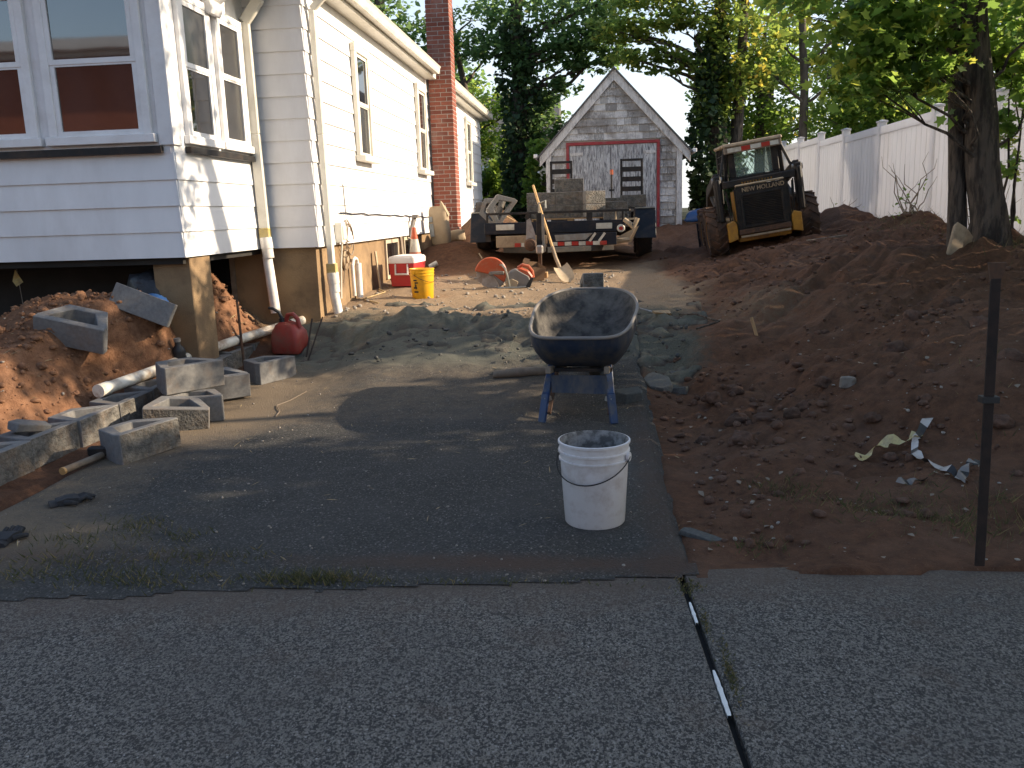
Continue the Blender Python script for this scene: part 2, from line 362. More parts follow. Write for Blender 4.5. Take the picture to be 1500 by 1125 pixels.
def leaf_mat(name, a, b_, c_, trans=.5):
    m = bpy.data.materials.new(name); m.use_nodes = True
    n = m.node_tree.nodes; l = m.node_tree.links
    n.clear()
    out = n.new('ShaderNodeOutputMaterial')
    at = n.new('ShaderNodeAttribute'); at.attribute_name = 'rnd'
    col = ramp(n, l, at.outputs['Fac'], [(0, a), (.7, b_), (1, c_)])
    d = n.new('ShaderNodeBsdfPrincipled'); d.inputs['Roughness'].default_value = .5; d.inputs['Specular IOR Level'].default_value = .3
    t = n.new('ShaderNodeBsdfTranslucent')
    hs = n.new('ShaderNodeHueSaturation'); hs.inputs['Value'].default_value = 2.5; hs.inputs['Hue'].default_value = .485
    l.new(col, hs.inputs['Color'])
    l.new(col, d.inputs['Base Color']); l.new(hs.outputs[0], t.inputs['Color'])
    mx = n.new('ShaderNodeMixShader'); mx.inputs[0].default_value = trans
    l.new(d.outputs[0], mx.inputs[1]); l.new(t.outputs[0], mx.inputs[2]); l.new(mx.outputs[0], out.inputs[0])
    MATS[name] = m
leaf_mat('leaf_maple', (0.058, 0.117, 0.026), (0.124, 0.202, 0.039), (0.312, 0.312, 0.052), .58)
leaf_mat('leaf_dark', (.05, .10, .035), (.085, .145, .048), (.16, .20, .065), .58)
leaf_mat('leaf_bright', (.06, .12, .022), (.125, .195, .035), (.26, .28, .05), .6)
leaf_mat('leaf_yellow', (.06, .11, .022), (.125, .17, .035), (.34, .28, .04), .6)
leaf_mat('ivy', (.022, .045, .018), (.038, .07, .026), (.06, .095, .032), .3)
leaf_mat('grass', (.045, .055, .022), (.085, .082, .036), (.19, .15, .07), .3)
M = MATS

# ------------------------------------------------------------------ mesh helpers
class MB:
    """collects shapes, then links them as one mesh object"""
    def __init__(s, T=None): s.v = []; s.f = []; s.T = T or Matrix(); s.mi = []; s.cur = 0
    def add(s, vs, fs, T=None):
        k = len(s.v); A = s.T @ T if T is not None else s.T
        s.v += [tuple(A @ Vector(p)) for p in vs]
        s.f += [tuple(i + k for i in f) for f in fs]; s.mi += [s.cur] * len(fs)
        return s
    def box(s, x0, x1, y0, y1, z0, z1, T=None):
        return s.add([(x0, y0, z0), (x1, y0, z0), (x1, y1, z0), (x0, y1, z0), (x0, y0, z1), (x1, y0, z1), (x1, y1, z1), (x0, y1, z1)],
                     [(0, 3, 2, 1), (4, 5, 6, 7), (0, 1, 5, 4), (1, 2, 6, 5), (2, 3, 7, 6), (3, 0, 4, 7)], T)
    def bar(s, a, b, w, h=None, up=(0, 0, 1)):
        a = Vector(a); b = Vector(b); d = (b - a); L = d.length; d.normalize()
        u = Vector(up)
        if abs(u.dot(d)) > .98: u = Vector((0, 1, 0))
        x = d.cross(u).normalized(); z = x.cross(d).normalized(); h = h or w
        T = Matrix(((x.x, d.x, z.x, a.x), (x.y, d.y, z.y, a.y), (x.z, d.z, z.z, a.z), (0, 0, 0, 1)))
        return s.box(-w / 2, w / 2, 0, L, -h / 2, h / 2, T)
    def tube(s, pts, r, n=8, cap=True, T=None):
        pts = [Vector(p) for p in pts]; m = len(pts)
        rs = r if isinstance(r, (list, tuple)) else [r] * m
        vs, fs = [], []; prev = None
        for i, p in enumerate(pts):
            d = (pts[min(i + 1, m - 1)] - pts[max(i - 1, 0)]).normalized()
            if prev is None:
                u = Vector((0, 0, 1)) if abs(d.z) < .9 else Vector((1, 0, 0))
                x = d.cross(u).normalized()
            else:
                x = (prev - d * prev.dot(d)).normalized()
            prev = x; y = d.cross(x)
            for k in range(n):
                a = 2 * math.pi * k / n
                vs.append(tuple(p + (x * math.cos(a) + y * math.sin(a)) * rs[i]))
        for i in range(m - 1):
            for k in range(n):
                a = i * n + k; b = i * n + (k + 1) % n
                fs.append((a, b, b + n, a + n))
        if cap: fs.append(tuple(range(n))[::-1]); fs.append(tuple(range((m - 1) * n, m * n)))
        return s.add(vs, fs, T)
    def lathe(s, prof, n=24, T=None, closed=False, cap=True):
        vs, fs = [], []
        for r, h in prof:
            for k in range(n):
                a = 2 * math.pi * k / n; vs.append((r * math.cos(a), r * math.sin(a), h))
        m = len(prof)
        for i in range(m if closed else m - 1):
            j = (i + 1) % m
            for k in range(n):
                fs.append((i * n + k, i * n + (k + 1) % n, j * n + (k + 1) % n, j * n + k))
        if not closed and cap:
            if prof[0][0] > 1e-5: fs.append(tuple(range(n))[::-1])
            if prof[-1][0] > 1e-5: fs.append(tuple(range((m - 1) * n, m * n)))
        return s.add(vs, fs, T)
    def prism(s, poly, z0, z1, T=None):
        n = len(poly)
        vs = [(x, y, z0) for x, y in poly] + [(x, y, z1) for x, y in poly]
        fs = [tuple(range(n))[::-1], tuple(range(n, 2 * n))] + [(i, (i + 1) % n, n + (i + 1) % n, n + i) for i in range(n)]
        return s.add(vs, fs, T)
    def ring(s, outer, inner, z0, z1, T=None):
        n = len(outer)
        vs = [(x, y, z) for z in (z0, z1) for P in (outer, inner) for x, y in P]
        fs = []
        for i in range(n):
            j = (i + 1) % n
            fs += [(i, j, 2 * n + j, 2 * n + i), (n + j, n + i, 3 * n + i, 3 * n + j), (2 * n + i, 2 * n + j, 3 * n + j, 3 * n + i), (j, i, n + i, n + j)]
        return s.add(vs, fs, T)
    def loft(s, rings, cap0=False, cap1=False):
        n = len(rings[0]); vs = [p for r in rings for p in r]; fs = []
        for i in range(len(rings) - 1):
            for k in range(n):
                a = i * n + k; b = i * n + (k + 1) % n
                fs.append((a, b, b + n, a + n))
        if cap0: fs.append(tuple(range(n))[::-1])
        if cap1: fs.append(tuple(range((len(rings) - 1) * n, len(rings) * n)))
        return s.add(vs, fs)
    def build(s, name, mat, parent=None, bevel=0, smooth=False, world=False, seg=1, jitter=0, mats=None):
        me = bpy.data.meshes.new(name)
        vs = s.v
        if world and parent is not None:
            o = total_loc(parent); vs = [(x - o[0], y - o[1], z - o[2]) for x, y, z in vs]
        bm = bmesh.new()
        bv = [bm.verts.new(p) for p in vs]
        for f, mi in zip(s.f, s.mi):
            try:
                q = bm.faces.new([bv[i] for i in f]); q.material_index = mi
            except ValueError: pass
        bmesh.ops.recalc_face_normals(bm, faces=bm.faces)
        if bevel:
            es = [e for e in bm.edges if len(e.link_faces) == 2 and e.calc_face_angle(0) > R(28)]
            bmesh.ops.bevel(bm, geom=es, offset=bevel, segments=seg, affect='EDGES', clamp_overlap=True)
        if jitter:
            for v in bm.verts:
                v.co += Vector((mnoise.noise(v.co * 9 + Vector((i * 17.3, 0, 0))) for i in range(3))) * jitter
        if smooth:
            for f in bm.faces: f.smooth = True
        bm.to_mesh(me); bm.free()
        for m_ in (mats or [mat]): me.materials.append(M[m_] if isinstance(m_, str) else m_)
        if smooth: me.set_sharp_from_angle(angle=R(40))
        ob = bpy.data.objects.new(name, me); COL.objects.link(ob)
        if parent is not None: ob.parent = parent
        return ob
def total_loc(o):
    v = Vector((0, 0, 0))
    while o is not None: v += o.location; o = o.parent
    return v
def tag(o, label=None, cat=None, group=None, kind=None):
    if label: o['label'] = label
    if cat: o['category'] = cat
    if group: o['group'] = group
    if kind: o['kind'] = kind
    return o
def thing(name, label, cat, loc=(0, 0, 0), rot=(0, 0, 0), group=None):
    o = bpy.data.objects.new(name, None); COL.objects.link(o)
    o.empty_display_size = .2; o.location = loc; o.rotation_euler = rot
    return tag(o, label, cat, group)
def copy_of(src, name, parent, loc, scale=None, rot=None):
    c = src.copy(); c.name = name; COL.objects.link(c); c.parent = parent; c.location = loc
    if scale: c.scale = scale
    if rot: c.rotation_euler = rot
    return c
def copy_tree(o, parent=None):
    c = o.copy(); COL.objects.link(c)
    if parent is not None: c.parent = parent
    for ch in list(o.children): copy_tree(ch, c)
    return c

# ------------------------------------------------------------------ numeric noise
def _h(ix, iy, s):
    a = (ix.astype(np.int64) * 374761393 + iy.astype(np.int64) * 668265263 + s * 1274126177) & 0xFFFFFFFF
    a = ((a ^ (a >> 13)) * 1274126177) & 0xFFFFFFFF
    a = (a ^ (a >> 16)) & 0xFFFFFFFF
    return a / 4294967295.0
def vn(x, y, s=0):
    ix = np.floor(x); iy = np.floor(y); fx = x - ix; fy = y - iy
    fx = fx * fx * (3 - 2 * fx); fy = fy * fy * (3 - 2 * fy)
    a = _h(ix, iy, s); b = _h(ix + 1, iy, s); c = _h(ix, iy + 1, s); d = _h(ix + 1, iy + 1, s)
    return (a * (1 - fx) + b * fx) * (1 - fy) + (c * (1 - fx) + d * fx) * fy - .5
def fbm(x, y, f, o=4, s=0, g=.5):
    r = 0; a = 1
    for i in range(o):
        r = r + a * vn(x * f + 13.7 * i, y * f - 7.1 * i, s + i); f *= 2.03; a *= g
    return r
def worley(x, y, f, s=0):
    x = x * f; y = y * f; ix = np.floor(x); iy = np.floor(y); best = np.full(np.shape(x), 9.0)
    for dx in (-1, 0, 1):
        for dy in (-1, 0, 1):
            px = ix + dx + _h(ix + dx, iy + dy, s); py = iy + dy + _h(ix + dx, iy + dy, s + 5)
            best = np.minimum(best, (px - x) ** 2 + (py - y) ** 2)
    return np.sqrt(best)
def sstep(a, b, x):
    t = np.clip((x - a) / (b - a), 0, 1); return t * t * (3 - 2 * t)
def bumpf(x, y, cx, cy, rx, ry, h):
    return h * np.exp(-(((x - cx) / rx) ** 2 + ((y - cy) / ry) ** 2))

# ------------------------------------------------------------------ the lie of the land
CY = [(-300, -.15), (3.4, 0), (6.2, 0), (7.5, .15), (8.5, .34), (9, .43), (10.5, .5), (12, .57), (14, .66), (18, .85), (22, 1.0), (30, 1.1), (300, 1.6)]
CL = [(-300, -.15), (3.4, 0), (6.2, 0), (7.5, .03), (8.4, .10), (8.9, .32), (9.3, .48), (10.5, .5), (12, .57), (14, .66), (18, .85), (22, 1.0), (30, 1.1), (300, 1.6)]
BK = [(-300, 0), (3.45, 0), (4.2, .13), (5, .30), (6, .50), (7, .62), (9, .55), (12, .42), (16, .32), (22, .2), (30, .1), (300, 0)]
LP = [(-300, 0), (3.6, .02), (5, .36), (6, .62), (6.5, .80), (7.1, .95), (7.5, .72), (8, .50), (8.6, .45), (9.2, .1), (10, 0), (300, 0)]
def ip(y, t):
    xs = [p[0] for p in t]; zs = [p[1] for p in t]
    return (np.interp(y - .25, xs, zs) + np.interp(y, xs, zs) * 2 + np.interp(y + .25, xs, zs)) / 4
def base_z(x, y):
    w = sstep(-1.9, -2.8, x)
    return ip(y, CY) * (1 - w) + ip(y, CL) * w
def land(x, y):
    x = np.asarray(x, float); y = np.asarray(y, float)
    z = base_z(x, y)
    wob = fbm(x, y, .9, 3, 3) * .5
    z = z + ip(y, BK) * sstep(.75, 3.3, x + wob) * (1 - .5 * sstep(7, 14, x))
    z = z + bumpf(x, y, 4.3, 12.6, .55, 1.1, .33) + bumpf(x, y, 4.25, 15.6, .5, .9, .3) + bumpf(x, y, 2.5, 6.2, .8, .7, .12) + bumpf(x, y, 3.0, 5.3, .6, .5, .12)
    z = z - bumpf(x, y, .62, 6.1, .30, 2.2, .07)
    z = z + ip(y, LP) * sstep(0, 1, ((-3.84 + .2 * sstep(6.5, 7.2, y)) - (x + wob * .2)) / (.52 - .14 * sstep(6.5, 7.2, y))) * (1 - .35 * sstep(-4.6, -5.6, x))
    z = z + bumpf(x, y, -3.98, 8.62, .36, .34, .34) - bumpf(x, y, -3.35, 8.85, .3, .35, .05)
    z = z + bumpf(x, y, -2.45, 14.9, .8, .9, .36) + bumpf(x, y, -2.25, 18.9, .75, 1.0, .85) + bumpf(x, y, -1.7, 13.6, .5, .6, .10)
    return z
def soilness(x, y):
    right = sstep(.40, .9, x) * sstep(3.5, 4.2, y)
    left = sstep(-3.62, -3.9, x) * sstep(3.2, 4.2, y) * (1 - sstep(8.9, 9.4, y))
    return np.clip(right + left, 0, 1)
def rough_z(x, y):
    so = soilness(x, y)
    lum = .5 - np.clip(worley(x, y, 7.0, 4), 0, .8)
    lum2 = .5 - np.clip(worley(x, y, 15.0, 9), 0, .8)
    n = fbm(x, y, 2.2, 5, 20, .55)
    amp = .35 + .9 * np.clip(fbm(x, y, .8, 2, 40) + .5, 0, 1)
    lm_ = np.where(x > 0, .6 + .9 * bumpf(x, y, 1.3, 6.1, 1.1, 1.2, 1), 1.0)
    r = so * (n * .14 + lum * .05 * amp * lm_ + lum2 * .026 * amp * lm_)
    trk = sstep(.9, 1.8, x) * sstep(6.5, 8, y) * (1 - sstep(12, 14, y)); r = r + so * trk * (fbm(x * .55 + y * .8, (y - x) * 5.5, .9, 4, 66, .6) * .10)
    r = r + so * sstep(.3, 1.2, x) * fbm(x, y, .75, 3, 101) * .12
    lane = (1 - so) * (fbm(x, y, 3.5, 4, 33) * .035)
    fade = np.where(x > .3, sstep(3.15, 3.75, y), sstep(3.40, 3.75, y)); r = r + (x > .3) * (.010 + .035 * fbm(x, y, 5, 4, 140)) * (1 - sstep(3.5, 3.9, y)) / np.maximum(fade, .08)
    return (r + lane) * fade
DRX0, DRX1 = -3.30, .36
def sw_edge(x): return 3.298 + .1 * np.asarray(x)
def drive_edge(y): return DRX1 + fbm(y * 0 + 3.3, y, 3.0, 4, 77) * .035
def in_drive(x, y):
    return (x > DRX0 - .05) & (x < drive_edge(y) + .02) & (y > sw_edge(x) - .03) & (y < 9.1)
def ground_z(x, y):
    z = land(x, y) + rough_z(x, y)
    d = in_drive(np.asarray(x), np.asarray(y))
    z = np.where(d, drive_z(x, y) - .06, z)
    far = np.asarray(y) < sw_edge(np.clip(x, -20, 20)) + np.where(np.asarray(x) > .3, -.03, .015)
    return np.where(far, land(x, y) - .14, z)
def drive_z(x, y):
    x = np.asarray(x, float); y = np.asarray(y, float)
    return base_z(x, y) + .008 + fbm(x, y, 1.4, 4, 55) * .022 * sstep(3.4, 4.5, y) + fbm(x, y, 4, 4, 60) * .06 * sstep(6.8, 8.2, y)
def gz(x, y):
    """height of the visible surface at a point"""
    x = np.array([float(x)]); y = np.array([float(y)])
    return float((drive_z(x, y) if in_drive(x, y)[0] else ground_z(x, y))[0])

def grid_mesh(name, xs, ys, zf, mat, maskf=None, keep=None):
    X, Y = np.meshgrid(xs, ys); Z = zf(X, Y)
    nx, ny = len(xs), len(ys)
    co = np.stack([X, Y, Z], -1).reshape(-1, 3)
    idx = np.arange(nx * ny).reshape(ny, nx)
    q = np.stack([idx[:-1, :-1], idx[:-1, 1:], idx[1:, 1:], idx[1:, :-1]], -1).reshape(-1, 4)
    if keep is not None:
        cx = co[q][:, :, 0].mean(1); cy = co[q][:, :, 1].mean(1); q = q[keep(cx, cy)]
    me = bpy.data.meshes.new(name)
    me.vertices.add(len(co)); me.vertices.foreach_set('co', co.ravel())
    me.loops.add(q.size); me.loops.foreach_set('vertex_index', q.ravel().astype(np.int32))
    me.polygons.add(len(q)); me.polygons.foreach_set('loop_start', np.arange(0, q.size, 4, dtype=np.int32))
    me.polygons.foreach_set('use_smooth', np.ones(len(q), bool))
    me.update(calc_edges=True); me.validate()
    if maskf:
        c = np.ones((len(co), 4), np.float32); mk_ = maskf(co[:, 0], co[:, 1]); c[:, :mk_.shape[1]] = mk_
        a = me.color_attributes.new('mask', 'FLOAT_COLOR', 'POINT'); a.data.foreach_set('color', c.ravel())
    me.materials.append(M[mat])
    o = bpy.data.objects.new(name, me); COL.objects.link(o); return o

def axis(lo, hi, step, far, grow=1.35):
    a = list(np.arange(lo, hi + 1e-6, step)); d = step
    up = []; p = a[-1]
    while p < far: d = min(d * grow, 25); p += d; up.append(p)
    dn = []; p = a[0]; d = step
    while p > -far: d = min(d * grow, 25); p -= d; dn.append(p)
    return np.array(dn[::-1] + a + up)
def soil_mask(x, y):
    litter = np.clip(sstep(15.5, 20, y) * (1 - bumpf(x, y, 1.5, 18, 1.4, 6, 1)) * .55 + (y > 26) * .8 + sstep(5.2, 8, x) * .8 + bumpf(x, y, 1.3, 4.2, .9, .45, .22) + bumpf(x, y, 2.4, 4.4, 1.0, .6, .22), 0, 1)
    lane = sstep(8.6, 9.4, y) * (1 - sstep(.5, 1.5, x + fbm(x, y, .9, 2, 8))) * (1 - .55 * sstep(12.0, 14.5, y))
    dark = sstep(-.6, .1, x + fbm(x, y, .6, 3, 15) * .5) * (.95 + .12 * fbm(x, y, .8, 3, 29)) + sstep(12.5, 15, y) * .4
    lane = lane + bumpf(x, y, 1.6, 8.9, .9, 1.1, .42) + bumpf(x, y, 2.6, 10.6, .8, .6, .3) + bumpf(x, y, .55, 10.9, .5, 1.3, .5)
    pile = np.clip(bumpf(x, y, -2.3, 14.4, 1.1, 1.7, 1.1) + bumpf(x, y, -2.3, 18.9, 1.2, 1.6, 1.2) + bumpf(x, y, -1.0, 15.5, 1.6, 2.0, .6), 0, 1); lane = lane * (1 - pile); dark = np.maximum(dark, pile * .8)
    dark = dark - bumpf(x, y, .5, 11.6, .8, 1.2, .8)
    dark = np.where(x < -3.5, .12 + .6 * np.clip(fbm(x, y, 1.1, 3, 91), 0, 1) + .8 * sstep(-3.75, -3.6, x), dark)
    dark = np.where((x > -3.7) & (x < -3.1), .9, dark)
    dust = bumpf(x, y, .62, 7.9, .42, .85, .95) + bumpf(x, y, .3, 9.2, .9, .5, .7) + bumpf(x, y, -2.6, 9.2, .6, .5, .6)
    return np.stack([litter, np.clip(lane, 0, 1), np.clip(dark, 0, 1), np.clip(dust, 0, 1)], -1)
gx = axis(-5.6, 5.0, .05, 320); gy = axis(2.9, 15.0, .05, 320)
ground = grid_mesh('ground', gx, gy, ground_z, 'soil', soil_mask)
tag(ground, 'bare red brown soil of the dug up yard', None, None, 'structure')
def drive_mask(x, y):
    green = bumpf(x, y, -1.2, 8.6, 2.0, 1.1, .95) + sstep(7.2, 8.2, y) * .35 + bumpf(x, y, -2.2, 4.3, .5, .4, .35) + bumpf(x, y, -1.1, 4.1, .35, .3, .3)
    tan = sstep(5.2, 6.4, y) * .42 * (1 - sstep(-.5, .3, x)) + sstep(-2.0, -3.1, x) * .55 + sstep(8.2, 9.0, y) * .5 + bumpf(x, y, -2.3, 3.7, .8, .35, .35)
    red = bumpf(x, y, -.35, 3.47, .9, .13, .75) + bumpf(x, y, .3, 5, .14, 3, .55) + bumpf(x, y, -2.7, 3.5, 1.2, .18, .5)
    return np.stack([np.clip(green, 0, 1), np.clip(tan, 0, 1), np.clip(red, 0, 1)], -1)
dx = np.arange(DRX0, DRX1 + .12, .035); dy = np.arange(2.86, 9.12, .03)
def dr_z(x, y):
    z = drive_z(x, y)
    z = np.where(x > drive_edge(y) - .02, z - .05 * sstep(-.02, .03, x - drive_edge(y)), z)
    return np.where((x < DRX0 + .04) | (y > 9.06), z - .05, np.where(y < sw_edge(x) + .17, np.maximum(z - .004, .0085 + .004 * fbm(x, y, 9, 3, 160)), z))
drive = grid_mesh('driveway', dx, dy, dr_z, 'old_asphalt', drive_mask, lambda x, y: (x < drive_edge(y) + .05) & (y > sw_edge(x) - .015 + fbm(x, y * 0, 2.2, 4, 150, .6) * .09))
tag(drive, 'worn dark asphalt driveway dusted with stone dust', None, None, 'structure')
# loose stone dust heaped where the asphalt ends
def heap_z(x, y):
    h = bumpf(x, y, -1.35, 8.75, 1.25, .55, .085) + bumpf(x, y, -.2, 8.2, .8, .6, .06) + bumpf(x, y, -2.3, 8.75, .5, .35, .08)
    h = h + fbm(x, y, 2.6, 5, 71, .62) * .11 + fbm(x, y, 11, 3, 88, .6) * .035 - .045
    return drive_z(x, y) + h - .10 * (1 - sstep(6.7, 7.5, y))
hx = np.arange(-3.0, 1.15, .035); hy = np.arange(6.6, 9.9, .035)
def heap_mask(x, y):
    mg = heap_z(x, y) - np.where(in_drive(x, y), drive_z(x, y), ground_z(x, y))
    f = np.clip((mg + .012) / .075, 0, 1); return np.stack([f, np.clip(sstep(.3, .7, x), 0, 1), f * 0], -1)
heap = grid_mesh('stone_dust', hx, hy, lambda x, y: heap_z(x, y), 'stone_dust', heap_mask,
                 lambda x, y: ((heap_z(x, y) - np.where(in_drive(x, y), drive_z(x, y), ground_z(x, y))) > -.02))
tag(heap, 'grey green stone dust heaped across the end of the driveway', 'stone dust', None, 'stuff')

# sidewalk: two slabs of exposed aggregate with an open joint, running slightly askew
def slab(name, poly, label):
    o = MB().prism(poly, -.16, .004).build(name, 'aggregate_concrete', None, bevel=.006)
    return tag(o, label, None, None, 'structure')
slab('sidewalk', [(-14, .2), (.47, .2), (.385, 2.1), (.318, 3.46), (-1.1, 3.32), (-2.6, 3.17), (-14, 2.03)], 'exposed aggregate sidewalk slab before the driveway')
slab('sidewalk', [(.492, .2), (14, .2), (14, 4.75), (1.72, 3.56), (.346, 3.43), (.408, 2.1)], 'exposed aggregate sidewalk slab right of the joint')
MB().box(-60, 60, -7, .19, -.22, -.06).build('street', 'old_asphalt')['kind'] = 'structure'

# ================================================================== the house
WX, FY = -3.0, 9.1           # side wall plane, front wall plane
SB = 1.21                    # bottom of the siding
house = thing('house', 'white one storey house with wide lap siding, box bay and brick chimney', 'house', (-6.0, 12.0, .5))
def hp(mb, name, mat, parent=house, **k): return mb.build(name, mat, parent, world=True, **k)
m = MB(); m.box(-14, WX - .012, FY + .012, 23.1, SB + .004, 4.02); m.box(-14, -3.632, 7.312, FY + .5, SB + .004, 4.02)
hp(m, 'wall', 'white_siding')
m = MB(); m.box(-3.98 - 9, -3.04, FY + .05, FY + .25, .0, SB - .002); m.box(-3.26, -3.04, FY + .251, 23.0, .0, SB - .002)
hp(m, 'foundation', 'stucco')
m = MB(); m.box(-3.98, -3.625, 7.40, 7.81, .1, SB - .006)
hp(m, 'pier', 'stucco', bevel=.008)
m = MB(); m.box(-13.5, -3.66, 7.34, 9.14, SB - .06, SB - .008); m.box(-13, -4.02, 7.95, 8.0, .2, SB - .07)  # floor underside, plus a near-black sheet painted as the shade beneath the bay
hp(m, 'bay_floor_and_shade', 'dark_void')
# one wedge per siding course: proud at its lower edge, tucked under the next one at the top
def lap(x0, x1, z0, z1, T, name, mat='white_siding', proud=.022, parent=house):
    p = random.uniform(-.002, .002)
    mb = MB(T); z1 += .006
    a = [(0, z0), (-(proud + p), z0), (-.006, z1), (0, z1)]
    vs = [(x, y, z) for x in (x0, x1) for y, z in a]
    mb.add(vs, [(0, 1, 2, 3), (7, 6, 5, 4), (0, 4, 5, 1), (1, 5, 6, 2), (2, 6, 7, 3), (3, 7, 4, 0)])
    return mb.build(name, mat, parent, world=True)
def face(px, py, ang): return Matrix.Translation((px, py, 0)) @ Matrix.Rotation(ang, 4, 'Z')
F_FRONT = face(0, FY, 0); F_BAY = face(0, 7.30, 0)
F_SIDE = face(WX, 0, R(90)); F_BAYS = face(-3.62, 0, R(90))      # local x runs along +Y, local -y looks +X
C = .2235
for k in range(13):
    z0 = SB + k * C; z1 = min(z0 + C, 3.97)
    if z0 > 3.9: break
    lap(FY - .03, 15.82, z0, z1, F_SIDE, 'siding_board')
    lap(16.2, 22.95, z0 - .0, z1, F_SIDE, 'siding_board')
    lap(-3.64, WX + .026, z0, z1, F_FRONT, 'siding_board')
    if k < 4:
        zz = min(z1, 2.10)
        lap(-9.5, -3.60, z0, zz, F_BAY, 'siding_board'); lap(7.275, FY, z0, zz, F_BAYS, 'siding_board')
# windows: casing, sill, two sashes and two panes each
def window(T, x0, x1, z0, z1, cas=.09, proud=.05, trim='white_trim', sillw=.07, mid=None, low='window_glass', up='window_glass', topcas=True):
    mid = mid or (z0 + z1) / 2
    mb = MB(T)
    mb.box(x0 - cas, x0, -proud, .0, z0 - .0, z1); mb.box(x1, x1 + cas, -proud, .0, z0 - .0, z1)
    if topcas: mb.box(x0 - cas, x1 + cas, -proud - .002, .0, z1 + .001, z1 + cas)
    w = mb.build('window', trim, house, world=True, bevel=.004)
    mb = MB(T); mb.box(x0 - cas - .03, x1 + cas + .03, -proud - sillw, .0, z0 - .075, z0 - .002)
    mb.build('sill', trim, w, world=True, bevel=.005)
    f = .042
    for nm, a, b, d in (('sash', mid, z1, -.036), ('sash', z0, mid + .025, -.028)):
        mb = MB(T); y0, y1 = d, -.004
        mb.box(x0 + .001, x0 + f, y0, y1, a, b - .001); mb.box(x1 - f, x1 - .001, y0, y1, a, b - .001)
        mb.box(x0 + f + .001, x1 - f - .001, y0, y1, a, a + f); mb.box(x0 + f + .001, x1 - f - .001, y0, y1, b - f, b - .001)
        mb.build(nm, trim, w, world=True)
    for a, b, d, g in ((mid + f, z1 - f, -.022, up), (z0 + f, mid + .025 - f, -.014, low)):
        MB(T).box(x0 + f, x1 - f, d, d + .01, a, b).build('pane', g, w, world=True)
    return w
F_SW = face(WX + .022, 0, R(90))
window(F_SW, 10.92, 11.44, 2.28, 3.52, cas=.10, trim='cream_metal', proud=.055, low='screen_glass')
window(F_SW, 14.72, 15.28, 2.28, 3.58, cas=.10, trim='cream_metal', proud=.055, low='screen_glass')
window(F_SW, 20.25, 20.85, 2.25, 3.62, cas=.10, trim='cream_metal', proud=.055)
# box bay: panelled band above the sill, corner boards, sill strip
mb = MB(); mb.box(-9.5, -3.64, 7.292, 7.34, 2.10, 4.0); mb.box(-3.66, -3.612, 7.3, FY - .01, 2.10, 4.0)
mb.build('bay_panel', 'white_trim', house, world=True)
mb = MB(); mb.box(-3.73, -3.604, 7.270, 7.29, 2.17, 4.0); mb.box(-3.61, -3.590, 7.262, 7.42, 2.17, 4.0)
mb.build('corner_board', 'white_trim', house, world=True, bevel=.004)
MB().box(-9.5, -3.70, 7.235, 7.285, 2.105, 2.165).build('sill_strip', 'black_metal', house, world=True)
MB().box(-3.605, -3.555, 7.50, FY - .03, 2.115, 2.170).build('sill_strip', 'black_metal', house, world=True)
F_B2 = face(0, 7.29, 0); F_BS2 = face(-3.612, 0, R(90))
for x0, x1 in ((-4.63, -3.85), (-5.62, -4.88), (-6.6, -5.85)):
    window(F_B2, x0, x1, 2.27, 3.44, cas=.075, proud=.04, mid=2.86, sillw=.02)
window(F_BS2, 7.60, 8.12, 2.27, 3.42, cas=.07, proud=.04, mid=2.86, up='screen_glass', sillw=.02)
window(F_BS2, 8.36, 8.86, 2.27, 3.42, cas=.07, proud=.04, mid=2.88, up='screen_glass', low='screen_glass', sillw=.02)
# scrolled bracket under the bay eaves
for y in (8.22,):
    T = Matrix(((0, 0, 1, -3.60), (0, 0, 0, 0), (0, 0, 0, 0), (0, 0, 0, 1)))
    T = Matrix.Translation((-3.60, y, 0)) @ Matrix.Rotation(R(90), 4, 'X')
    p = [(0, 3.42), (.07, 3.40), (.10, 3.46), (.08, 3.52), (.14, 3.56), (.20, 3.62), (.30, 3.66), (.34, 3.74), (.34, 3.82), (0, 3.82)]
    MB(T).prism(p, -.12, .12).build('bracket', 'white_trim', house, world=True, bevel=.01)
mb = MB(); mb.box(-9.5, -3.20, 6.86, FY - .03, 3.82, 3.86); mb.box(-9.5, -3.10, 6.80, FY - .04, 3.865, 4.02)
mb.build('bay_eave', 'white_trim', house, world=True)
# roof, eaves and gutters
mb = MB()
def roofp(x0, x1, z0, z1, y0, y1, t=.06):
    return mb.add([(x0, y0, z0), (x1, y0, z1), (x1, y1, z1), (x0, y1, z0), (x0, y0, z0 - t), (x1, y0, z1 - t), (x1, y1, z1 - t), (x0, y1, z0 - t)],
                  [(0, 1, 2, 3), (4, 7, 6, 5), (0, 4, 5, 1), (1, 5, 6, 2), (2, 6, 7, 3), (3, 7, 4, 0)])
roofp(-2.80, -8.0, 4.10, 6.2, 8.75, 15.75); roofp(-8.0, -13.2, 6.2, 4.10, 8.75, 15.75)
roofp(-2.80, -8.0, 4.11, 6.1, 16.25, 23.3); roofp(-8.0, -13.2, 6.1, 4.11, 16.25, 23.3); roofp(-3.0, -8.0, 4.13, 6.14, 15.76, 16.24)
mb.build('roof', 'roof_shingle', house, world=True)
mb = MB(); mb.box(-2.99, -2.80, 8.85, 15.72, 3.88, 3.915); mb.box(-2.835, -2.80, 8.85, 15.72, 3.92, 4.03); mb.box(-2.99, -2.80, 16.25, 23.2, 3.90, 3.935); mb.box(-2.835, -2.80, 16.25, 23.2, 3.94, 4.04)
mb.build('fascia', 'cream_metal', house, world=True)
